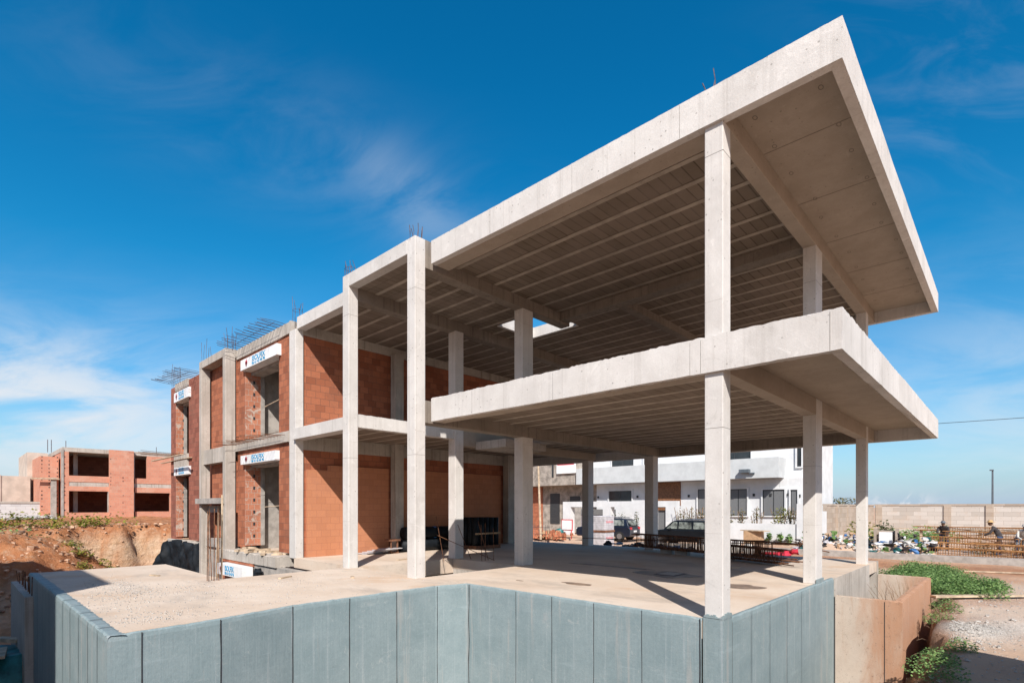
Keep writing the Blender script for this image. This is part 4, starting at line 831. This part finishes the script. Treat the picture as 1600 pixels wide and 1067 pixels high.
# workers
def worker(x, y, rz, bend, top, hat, label, legs='clothblue', hatshape='brim'):
    t = thing('person', label, 'person', (x, y, -.9), rz)
    s = math.sin(bend); c = math.cos(bend)
    V = []; E = []; Rr = []
    def v(p, r, par=None):
        V.append(p); Rr.append(r); 
        if par is not None: E.append((par, len(V)-1))
        return len(V)-1
    pel = v((0, 0, .95), .15); sp_ = v((.14*s*1.6, 0, .95+.24*c), .14, pel); ch = v((.46*s*1.1, 0, .95+.46*c), .17, sp_); nk = v((.58*s*1.1, 0, .95+.58*c), .06, ch)
    for sgn in (-1, 1):
        hp = v((0, .1*sgn, .9), .11, pel); kn = v((.08, .13*sgn, .5), .075, hp); an = v((-.02, .14*sgn, .08), .05, kn); v((.14, .15*sgn, .04), .045, an)
        sh = v((.46*s*1.1, .2*sgn, .95+.44*c), .07, ch); elb = v((.46*s*1.1+.14, .25*sgn, .95+.44*c-.26), .05, sh); v((.46*s*1.1+.36, .18*sgn, .95+.44*c-.36), .04, elb)
    me = bpy.data.meshes.new('body'); me.from_pydata(V, E, []); o = bpy.data.objects.new('body', me); S.collection.objects.link(o); o.parent = t
    sk = o.modifiers.new('skin', 'SKIN'); o.modifiers.new('sub', 'SUBSURF').levels = 1
    for i, r in enumerate(Rr): me.skin_vertices[0].data[i].radius = (r, r)
    me.skin_vertices[0].data[0].use_root = True
    me.materials.append(M[top])
    hc = (.70*s*1.1, 0, .95+.72*c); MB().lump(hc, .1, .085, .125, 12, .05).build('head', 'skin', t, off=(0, 0, 0), smooth=True)
    h = MB(); n = 16
    if hatshape == 'brim': h.tube([(hc[0], hc[1], hc[2]+.05), (hc[0], hc[1], hc[2]+.065)], .2, n)
    h.tube([(hc[0], hc[1], hc[2]+.05), (hc[0], hc[1], hc[2]+.12), (hc[0], hc[1], hc[2]+.16)], .12, n, .07); h.build('hat', hat, t, off=(0, 0, 0), smooth=False)
    tr = MB()
    for sgn in (-1, 1):
        tr.tube([(0, .1*sgn, .93), (.08, .13*sgn, .5), (-.02, .14*sgn, .1)], .125, 10, .07)
        tr.lump((.06, .145*sgn, .05), .14, .05, .05, 8, .05)
    tr.build('trousers', legs, t, off=(0, 0, 0), smooth=True)
worker(38, 2.75, PI, .75, 'clothdark', 'pole', 'crouching worker in dark jacket and dark hat behind the cages', 'clothblue')
worker(35.9, .42, PI*.5, .5, 'clothdark', 'straw', 'worker in dark shirt and straw hat bending over the cages', 'clothblue')
worker(34.6, -.28, PI*1.1, .8, 'clothwhite', 'clothwhite', 'worker in pale shirt stooping at the right edge', 'clothblue', 'cap')
# lamp, wire
t = thing('street_lamp', 'tall thin dark street lamp far behind the perimeter wall', 'street lamp', (90, 1.76, -1))
MB().tube([(90, 1.76, -1), (90, 1.76, 6.1)], .13, 8, .09).build('pole', 'pole', t); bx('lamp_head', 'pole', t, 89.8, 90.1, 1.65, 2.05, 6.05, 6.2)
tag(MB().tube([(60, -26+2.4*i, 8.45+.028*i+.004*(i-9)**2) for i in range(17)], .022, 4).build('overhead_wire', 'frame'), 'thin overhead wire crossing behind the slab corner', 'wire')
# plank on the ground, boards
tag(MB().obox((18.9, .18), (1, -.95), None, 1.9, .09, -.84, -.79).build('timber_plank', 'plank'), 'long pale timber plank lying on the ground right of the weeds', 'plank')
tag(MB().obox((26.3, -.2), (.4, -1), None, 2.2, .05, -.88, -.84).build('timber_plank', 'plank'), 'thin far plank lying on the earth before the kerb', 'plank')

# ================================================================= street behind: villas, cars
V = thing('white_villa', 'white modern villa with cantilevered upper floor and dark shuttered windows', 'house', (44, 19, -.9))
X0 = 41.5
def vbox(nm, mat, *a, **k): return bx(nm, mat, V, *a, **k)
vbox('wall', 'white', X0, X0+9, 10.85, 28.2, -1, 3.58)
M['greywhite'] = flat('pale_grey_render', (.52, .54, .545, 1), .85, .05, 1.5, .1)  # greyer render for the cantilevered band of the villa
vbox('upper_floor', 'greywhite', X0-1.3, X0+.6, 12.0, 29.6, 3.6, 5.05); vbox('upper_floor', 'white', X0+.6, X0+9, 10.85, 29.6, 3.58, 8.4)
vbox('wall', 'white', X0-.02, X0+.4, 11.75, 12.3, 2.75, 3.6)
def win(y0, y1, z0, z1, x=X0, mat='blind', split=True):
    f = vbox('window', 'frame', x-.03, x+.02, y0, y1, z0, z1); f['_o'] = (44, 19, -.9)
    MB().box(x-.036, x-.03, y0+.07, y1-.07, z0+.07, z1-.07).build('pane', mat, f)
    for a in ((y0-.1, y0, z0-.1, z1+.1), (y1, y1+.1, z0-.1, z1+.1), (y0, y1, z1, z1+.1), (y0, y1, z0-.1, z0)): MB().box(x-.14, x-.001, *a).build('surround', 'white', f)
    if split: MB().box(x-.045, x-.036, (y0+y1)/2-.03, (y0+y1)/2+.03, z0, z1).build('mullion', 'frame', f)
win(24.44, 26.82, 2.0, 2.95, mat='glass'); win(14.57, 15.9, .84, 2.87); win(17.2, 18.42, .82, 2.93); win(11.95, 13.46, .87, 2.77); win(11.1, 11.55, .9, 2.73, split=False)
win(14.5, 17.0, 5.1, 7.3, X0+.6, 'glass'); win(24.6, 26.9, 5.2, 7.2, X0+.6, 'glass'); win(23.2, 23.6, 5.2, 7.2, X0+.6, 'glass', False); win(11.0, 11.3, 4.4, 6.2, X0+.6, 'glass', False)
vbox('timber_panel', 'wood', X0-.05, X0, 19.9, 22.0, 1.6, 3.58); vbox('timber_door', 'wood', X0-.08, X0-.05, 20.4, 22.0, 1.9, 3.1)
for y, z in ((28.0, 2.4), (23.9, 2.4), (19.2, 2.4), (14.1, 2.4), (12.9, 2.4), (11.7, 2.4), (10.98, 2.3)): vbox('wall_light', 'frame', X0-.1, X0, y-.07, y+.07, z-.1, z+.1)
t = thing('wall_lamp', 'grey flood lamp on the villa balcony front', 'lamp', (40.1, 14.2, 3.9)); bx('lamp_head', 'pole', t, 39.8, 40.2, 13.9, 14.6, 4.0, 4.25); bx('arm', 'pole', t, 40.0, 40.2, 13.6, 13.95, 3.9, 4.0)
# gate portal + garden wall
t = thing('garden_gate_wall', 'white street wall of the villa with garage portal and entrance', 'wall', (38, 24, -.9))
def gbox(nm, mat, *a): return bx(nm, mat, t, *a)
gbox('portal_beam', 'white', 38, 38.6, 18.6, 29.45, 1.5, 1.97)
for a in ((28.6, 29.45), (24.44, 25.2), (20.6, 22.4), (18.6, 19.47)): gbox('portal_post', 'white', 38, 38.6, a[0], a[1], -1, 1.5)
gbox('garage_door', 'signwhite', 39.6, 39.7, 25.0, 28.6, -.9, .75); gbox('garage_panel', 'blind', 39.6, 39.7, 25.0, 28.6, .75, 1.3)
gbox('entrance_door', 'blind', 38.2, 38.3, 19.47, 20.2, -.9, 1.25); gbox('timber_trim', 'wood', 38.05, 38.4, 19.47, 20.6, 1.25, 1.5)
gbox('garden_wall', 'white', 36.3, 36.5, 9.75, 18.55, -1, .42); gbox('wall_end', 'white', 36.2, 36.6, 9.35, 9.75, -1, 1.7); gbox('garden_wall', 'white', 36.5, 42, 9.4, 9.6, -1, 1.2)
for i, (y, r) in enumerate(((18.0, .5), (17.2, .55), (16.4, .5), (15.6, .5), (14.7, .7), (13.6, .3), (12.6, .45), (11.0, .7), (10.3, .5))):
    q = thing('garden_shrub', ('sparse pale shrub at the left end of the villa garden wall', 'second sparse shrub behind the parked car', 'tall thin shrub above the parked car roof', 'dry shrub just left of the corner column', 'dense dry shrub before the big shuttered window', 'thin leafless shrub between the two villa windows', 'brown shrub before the corner window', 'leafy shrub before the right wall of the villa', 'small shrub beside the white wall end')[i], 'shrub', (37.6, y, -.9))
    for k in range(7): MB().tube([(37.6, y+R.gauss(0, .1), -.9), (37.6+R.gauss(0, .15), y+R.gauss(0, r*.5), R.uniform(.8, 1.6))], .02, 4).build('stem', 'twig', q)
    leaves(MB(), (37.6, y, .75), (r*.8, r, .75), 130 if i not in (4, 7) else 320, .13).build('foliage', 'dry' if i != 7 else 'weedy', q)
for i, (y, h) in enumerate(((22.1, 1.9), (20.9, 2.1), (23.5, 1.8), (24.2, 1.6))):
    q = thing('young_tree', ('slender cypress right of the pallet stack', 'slender cypress just left of the rear column', 'leafy young tree in the garage opening', 'second young tree in the garage opening')[i], 'tree', (35.5, y*.93, -.9))
    yy = y*.93; MB().tube([(35.5, yy, -.9), (35.5, yy, -.9+h)], .03, 5, .01).build('trunk', 'twig', q); leaves(MB(), (35.5, yy, -.6+h/2), (.22 if i < 2 else .4, .22 if i < 2 else .4, h/2), 300, .1).build('crown', 'cyp', q)
for i, y in enumerate((11.8, 11.3, 10.6, 10.1)):
    q = thing('potted_plant', 'small broad leaved plant at the foot of the white garden wall', 'plant', (35.9, y, -.9), 0, 'small plants along the white garden wall'); leaves(MB(), (35.9, y, -.45), (.15, .2, .35), 60, .22).build('foliage', 'weed', q); MB().tube([(35.9, y, -.9), (35.9, y, -.5)], .03, 5).build('stem', 'twig', q)
# grey neighbour
G = thing('grey_house', 'unfinished grey cement house with brick left edge beside the white villa', 'house', (43, 34, -.9))
bx('wall', 'rough', G, 42.2, 50, 28.25, 40, -1, 3.6); bx('upper_floor', 'rough', G, 40.6, 50, 29.62, 40, 3.6, 8.2); bx('brick_edge', 'brick', G, 42.1, 42.19, 35.3, 37.5, -1, 3.55); bx('brick_edge', 'brick', G, 40.5, 40.59, 35.4, 37, 4.6, 8.2)
for a in ((33.1, 34.3, -.2, 2.85), (30.6, 31.8, 2.0, 2.55)): bx('opening', 'frame', G, 42.15, 42.195, *a)
bx('slit_opening', 'frame', G, 40.55, 40.595, 32.6, 32.8, 4.4, 6); bx('banner', 'signwhite', G, 40.4, 40.58, 28.9+1, 32.1, 4.7, 6.3); bx('banner_print', 'signred', G, 40.39, 40.4, 30.0, 32.0, 5.5, 6.25)
bx('pilaster', 'greywall', G, 42.05, 42.19, 29.8, 32.6, -1, 1.9)
tag(MB().tube([(30, 25.3, -.9), (30, 25.55, 4.6)], .09, 8, .07).build('timber_pole', 'plank'), 'tall leaning timber pole standing before the grey house', 'pole')
t = thing('rubble_pile', 'pile of orange brick rubble under the timber pole', 'rubble', (31, 26, -.9))
for k in range(3):
    mb = MB()
    for _ in range(50): mb.obox((31+R.gauss(0, .6), 25.6+R.gauss(0, .9)), (R.gauss(0, 1), R.gauss(0, 1)), None, R.uniform(.05, .2), R.uniform(.04, .12), -.95+R.uniform(0, .3), -.75+R.uniform(0, .55))
    mb.build('brick_heap', ('rubble', 'brick', 'card')[k], t)['kind'] = 'stuff'
t = thing('barrier_sign', 'white sign board in a red frame beside the brick rubble', 'sign', (32, 24.4, -.9)); bx('board', 'signwhite', t, 32, 32.04, 24.0, 24.9, -.2, .5); bx('frame', 'red', t, 32.04, 32.07, 23.93, 24.97, -.27, .57)
for y in (24.0, 24.85): bx('leg', 'red', t, 32, 32.05, y, y+.05, -.9, -.2)
t = MB().lump((31.6, 24.9, -.5), .4, .35, .4, 12, .4); tag(t.build('grey_sack', 'green'), 'teal and grey sack leaning by the white sign', 'sack')
# cars
def suv(name, loc, rz, paint, label, Lc=4.3, Wc=1.8, Hc=1.6, detail=True):
    t = thing(name, label, 'car', loc, rz)
    def loft(prof_lo, prof_hi, w0, w1, nm, mat, bev=.05):
        n = len(prof_lo)
        o = MB(); vs = []
        for s in (-1, 1):
            for (x, z), w in zip(prof_lo, w0): vs.append((x, s*w, z))
        o.add(vs, [tuple(range(n))[::-1], tuple(range(n, 2*n))]+[(i, (i+1) % n, (i+1) % n+n, i+n) for i in range(n)])
        return o.build(nm, mat, t, off=(0, 0, 0), bevel=bev, smooth=False)
    h = Lc/2
    body = [(-h, .45), (-h+.05, .3), (h-.1, .28), (h, .45), (h, .75), (h-.12, .92), (h-.9, 1.02), (-h+.15, 1.05), (-h, .9)]
    loft(body, None, [Wc/2]*9, None, 'body', paint, .06)
    cabin = [(h-.95, 1.0), (h-1.5, Hc-.08), (h-1.8, Hc), (-h+.7, Hc-.02), (-h+.35, Hc-.1), (-h+.12, 1.02)]
    loft(cabin, None, [Wc/2-.06, Wc/2-.2, Wc/2-.24, Wc/2-.24, Wc/2-.2, Wc/2-.08], None, 'cabin', paint, .05)
    gl = MB()
    for s in (-1, 1):
        for a, b in ((h-1.2, h-1.9), (h-1.98, h-2.8), (h-2.9, -h+.5)):
            yo = s*(Wc/2-.085); yi = s*(Wc/2-.185); gl.add([(a, yo, 1.08), (b, yo, 1.08), (b+.05, yi, Hc-.12), (a-.4 if a > h-1.5 else a, yi, Hc-.12)], [(0, 1, 2, 3)])
    gl.add([(h-.97, Wc/2-.2, 1.05), (h-.97, -Wc/2+.2, 1.05), (h-1.45, -Wc/2+.3, Hc-.12), (h-1.45, Wc/2-.3, Hc-.12)], [(0, 1, 2, 3)])
    gl.add([(-h+.08, Wc/2-.2, 1.1), (-h+.08, -Wc/2+.2, 1.1), (-h+.3, -Wc/2+.3, Hc-.16), (-h+.3, Wc/2-.3, Hc-.16)], [(0, 1, 2, 3)])
    gm_ = gl.build('window', 'carglass', t, off=(0, 0, 0)); sm_ = gm_.modifiers.new('s', 'SOLIDIFY'); sm_.thickness = .03; sm_.offset = 0
    for x in (h-.85, -h+.8):
        for s in (-1, 1):
            w = MB(); w.tube([(x, s*(Wc/2-.2), .34), (x, s*(Wc/2+.01), .34)], .34, 20); wo_ = w.build('wheel', 'tyre', t, off=(0, 0, 0)); r_ = MB(); r_.tube([(x, s*(Wc/2), .34), (x, s*(Wc/2+.02), .34)], .2, 14); q = r_.build('rim', 'rim', wo_, off=(0, 0, 0))
    for s in (-1, 1):
        MB().box(-h-.02, -h+.05, s*(Wc/2-.2)-.14, s*(Wc/2-.2)+.14, .82, .98).build('tail_light', 'red', t, off=(0, 0, 0)); MB().box(h-.06, h+.01, s*(Wc/2-.25)-.16, s*(Wc/2-.25)+.16, .72, .86).build('headlight', 'signwhite', t, off=(0, 0, 0))
        MB().tube([(h-2.0, s*(Wc/2-.28), Hc+.05), (-h+.7, s*(Wc/2-.28), Hc+.05)], .02, 5).build('roof_rail', 'rim', t, off=(0, 0, 0)); MB().lump((h-1.5, s*(Wc/2+.08), 1.08), .08, .1, .07, 8, .05).build('mirror', paint, t, off=(0, 0, 0))
    MB().box(-h-.015, -h+.02, -.25, .25, .62, .74).build('number_plate', 'signwhite', t, off=(0, 0, 0)); return t
suv('parked_car', (31.3, 14.6, -.9), PI/2, 'carpaint', 'dark SUV parked side on behind the reinforcement cage'); suv('parked_car', (33.2, 21.6, -.9), PI/2+.12, 'carblue', 'navy car parked behind the pallet stack with a red tail light')
# low wall, cloth, cardboard, bags
t = thing('cardboard_stack', 'torn brown cardboard and boards leaning on the white garden wall', 'cardboard', (33.5, 11.4, -.9)); bx('box', 'card', t, 33.2, 33.8, 10.9, 11.9, -.7, .05); MB().obox((33.4, 11.3), (.3, 1), None, .8, .3, .05, .1).build('lid', 'plank', t); bx('brick_stack', 'rubble', t, 33.2, 33.7, 13.0, 13.6, -.9, -.25)
g = MB()
for _ in range(10): g.lump((24.6+R.gauss(0, .2), 7.35+R.gauss(0, .38), -.55+R.gauss(0, .12)), R.uniform(.15, .4), R.uniform(.15, .4), R.uniform(.05, .15), 9, .7)
tag(g.build('red_cloth', 'redcloth', smooth=True), 'crumpled bright red cloth lying beyond the end of the cage', 'cloth')
g = MB()
for _ in range(8): g.lump((25.5+R.gauss(0, .2), 9.6+R.gauss(0, .3), -.5), .2, .2, .3, 9, .5)
tag(g.build('white_sack', 'clothwhite', smooth=True), 'crumpled white sack showing behind the reinforcement cage', 'sack')
for i, (x, y, lab) in enumerate(((22.5, 13.2, 'crumpled dark plastic scrap pile right of the pallet stack'), (22.0, 11.0, 'glossy plastic scrap seen through the reinforcement cage'))):
    t = thing('scrap_pile', lab, 'scrap', (x, y, -.9))
    for k, mt in enumerate(('black', 'rim', 'clothdark', 'twig')):
        g = MB()
        for _ in range(14): g.lump((x+R.gauss(0, .3), y+R.gauss(0, .55), -.75+R.uniform(0, .5)), R.uniform(.05, .25), R.uniform(.05, .25), R.uniform(.03, .12), 7, 1.0)
        g.build('scrap', mt, t)['kind'] = 'stuff'
# debris between the terrace and the street
pl = [(R.uniform(18.6, 22), R.uniform(12, 18), R.uniform(.6, 1.2)) for _ in range(20)]
weed('weeds', pl, 'weed', 'low weeds on the ground behind the terrace and pallets', kind='stuff', n=60, r=.5, h=.4, size=.1)
t = thing('mesh_fence', 'loose rusty mesh and bars standing before the brick rubble', 'fence', (24, 20.5, -.9))
g = MB()
for z in (-.5, -.1, .3): g.tube([(24, 19.6, z), (24.2, 22, z)], .012, 4)
for y in np.arange(19.6, 22, .3): g.tube([(24+.08*(y-19.6), y, -.9), (24+.08*(y-19.6), y, .45)], .012, 4)
g.build('mesh', 'rebargrey', t)

# ================================================================= left background houses
B = thing('brick_house', 'far two storey unfinished red brick house with large open windows', 'house', (10, 52, 0))
Y0 = 49.0; sc = 1.0
def hb(nm, mat, x0, x1, z0, z1, y0=Y0, y1=Y0+.25): return bx(nm, mat, B, x0, x1, y0, y1, z0, z1)
# facade band by band (x, z), openings left free
hb('roof_slab', 'concdark', 5.6, 19, 5.45, 5.75, Y0+.02, Y0+9); hb('upper_floor_slab', 'concdark', 5.62, 19, 3.0, 3.3, Y0+.03, Y0+9)
hb('brick_wall', 'brickfar', 5.65, 5.95, .3, 5.45); hb('brick_wall', 'brickfar', 8.25, 9.75, .5, 5.75, Y0-.25, Y0); hb('brick_wall', 'brickfar', 9.0, 9.76, .5, 5.44)
hb('brick_wall', 'brickfar', 5.95, 8.25, .3, 1.1); hb('brick_wall', 'brickfar', 5.95, 8.25, 2.65, 3.0); hb('brick_wall', 'brickfar', 5.95, 8.25, 3.3, 3.75)
hb('brick_wall', 'brickfar', 9.76, 19, .3, 1.15); hb('brick_wall', 'brickfar', 9.76, 19, 2.6, 3.0); hb('brick_wall', 'brickfar', 9.76, 19, 3.3, 3.7); hb('brick_wall', 'brickfar', 10.65, 19, 3.7, 5.45)
hb('brick_wall', 'brickfar', 12.2, 19, 1.15, 2.6)
hb('concrete_strip', 'greywall', 5.55, 5.66, .2, 5.6, Y0-.05, Y0+.3); hb('concrete_strip', 'greywall', 8.2, 8.3, 1.1, 2.65); hb('concrete_strip', 'greywall', 9.77, 9.86, .4, 5.4)
hb('plinth', 'greywall', 5.6, 19, 0, .3, Y0-.06, Y0+.1)
bx('inner_wall', 'brickmaroon', B, 5.7, 19, Y0+4, Y0+4.2, 0, 5.45); bx('column', 'concdark', B, 6.35, 6.6, Y0+1.2, Y0+1.45, 0, 5.45)
bx('side_wall', 'brickfar', B, 5.6, 5.8, Y0+.3, Y0+4, 0, 5.4)
bx('side_wing', 'brickfar', B, 4.5, 5.5, Y0+1, Y0+8, .4, 5.1); bx('side_strip', 'greywall', B, 5.05, 5.35, Y0+.7, Y0+.99, .3, 3.6)
g = MB()
for z in np.arange(.7, 5.2, .27):
    q = lambda: R.uniform(-.012, .012)
    for x in (4.56, 5.4, 4.95):
        if R.random() < .6: g.box(x+q(), x+.05+q(), Y0+.985, Y0+.999, z+q(), z+.08)
    for x in (9.05, 8.3):
        if R.random() < .55: g.box(x+q(), x+.045+q(), Y0-.262, Y0-.251, z+q(), z+.07)
    if R.random() < .6: g.box(5.7, 5.75, Y0-.01, Y0-.001, z+q(), z+.08)
g.build('brick_hole', 'seam', B)
for x in (4.9, 5.1, 5.9, 11.5): MB().tube([(x, Y0+1, 5.4), (x, Y0+1, 6.3)], .02, 4).build('starter_bars', 'rebargrey', B)
bx('plank', 'plank', B, 4.0, 5.5, Y0+.6, Y0+.75, 3.45, 3.55)
Q = thing('cement_house', 'far plain grey beige cement building with stepped flat roofs', 'house', (3, 56, 0))
M['cement'] = flat('pale_cement_render', (.52, .44, .37, 1), .95, .1, 1.5, .2, dirt=(.42, .35, .3, 1))
bx('lower_block', 'cement', Q, 2.7, 4.3, 54, 62, 0, 3.8); bx('tall_block', 'cement', Q, 4.2, 5.4, 55, 62, 0, 5.7); bx('parapet', 'cement', Q, 2.62, 2.7, 53.95, 62, 1.5, 3.85)
t = thing('low_block_wall', 'pale low block wall in front of the cement building', 'wall', (3, 50.2, 0)); MB().box(-2, 4.6, 50.2, 50.45, .3, 1.75).build('wall', 'whiteblock', t); MB().box(-2, 4.65, 50.15, 50.5, 1.75, 1.88).build('coping', 'concdark', t)
g = MB()
for _ in range(60): x = R.gauss(3.6, .7); y = R.gauss(46, .6); g.lump((x, y, ground_h(x, y)+.12), R.uniform(.05, .25), R.uniform(.05, .2), R.uniform(.04, .14), 6, .6)
g.lump((3.6, 46, ground_h(3.6, 46)), 1.1, .8, .2, 12, .3); tag(g.build('stone_heap', 'gravel'), 'heap of pale stones in front of the low block wall', 'stones', None, 'stuff')
g = MB()
for _ in range(1500):
    x = R.uniform(-.8, 9); y = R.uniform(19, 37)
    z = ground_h(x, y)
    if 6.2 < x < 17 and y < 29: continue
    q = R.uniform(.02, .09)*(1.8 if R.random() < .08 else 1); g.lump((x, y, z+q*.3), q, q*R.uniform(.6, 1.2), q*.6, 5, .6)
o = g.build('loose_clods', 'clod'); tag(o, 'pale clods and stones strewn over the red bank', 'stones', None, 'stuff')
g = MB()
for _ in range(1500):
    x = R.uniform(8.5, 24)
    y = R.gauss(.35, .5) if R.random() < .6 else R.uniform(-.4, 1.6)
    if R.random() < .35: x = R.gauss(13.2, .7); y = R.gauss(.7, .3)
    if sd_poly(x, y, PIT) < .15: continue
    q = R.uniform(.005, .022)*(2.2 if R.random() < .05 else 1); g.lump((x, y, ground_h(x, y)+q*.3), q, q*R.uniform(.6, 1.2), q*.6, 5, .6)
tag(g.build('ground_stones', 'gravel'), 'small pale stones along the trench and the track at right', 'stones', None, 'stuff')
g = MB()
for _ in range(60):
    x = R.uniform(12.8, 17.5); y = 1.2+R.gauss(0, .12); z = ground_h(x, y); p = Vector((x, y, z+.02)); q = p+Vector((R.gauss(0, .2), R.gauss(.1, .08), R.uniform(-.05, .22)))
    g.tube([p, (p+q)/2+Vector((0, 0, .04)), q], .004, 4, .002)
tag(g.build('dry_stalks', 'twig'), 'dry roots and stalks hanging along the trench edge', 'stalks', None, 'stuff')
# tree far left
t = thing('far_tree', 'dark far tree at the left edge beyond the cement building', 'tree', (2.0, 66, 0)); MB().tube([(2, 66, 0), (2, 66, 2)], .12, 6).build('trunk', 'twig', t); leaves(MB(), (1.8, 66, 2.6), (1.0, 1.0, .9), 500, .3).build('crown', 'cyp', t)
# neighbouring house outside the picture whose shade falls on the terrace end and bank
t = thing('neighbour_house', 'plain unfinished house left of the photographer', 'house', (-8.5, 12, -1))
bx('wall', 'concdark', t, -13, -3.95, 6.45, 17.5, -1, 7.05); bx('roof_slab', 'concdark', t, -13.1, -3.93, 6.43, 17.6, 7.051, 7.06)
for y in (8, 11, 14): w = bx('window', 'frame', t, -3.96, -3.93, y, y+1.4, 1, 2.4)
for o in bpy.data.objects:
    if '_o' in o: del o['_o']
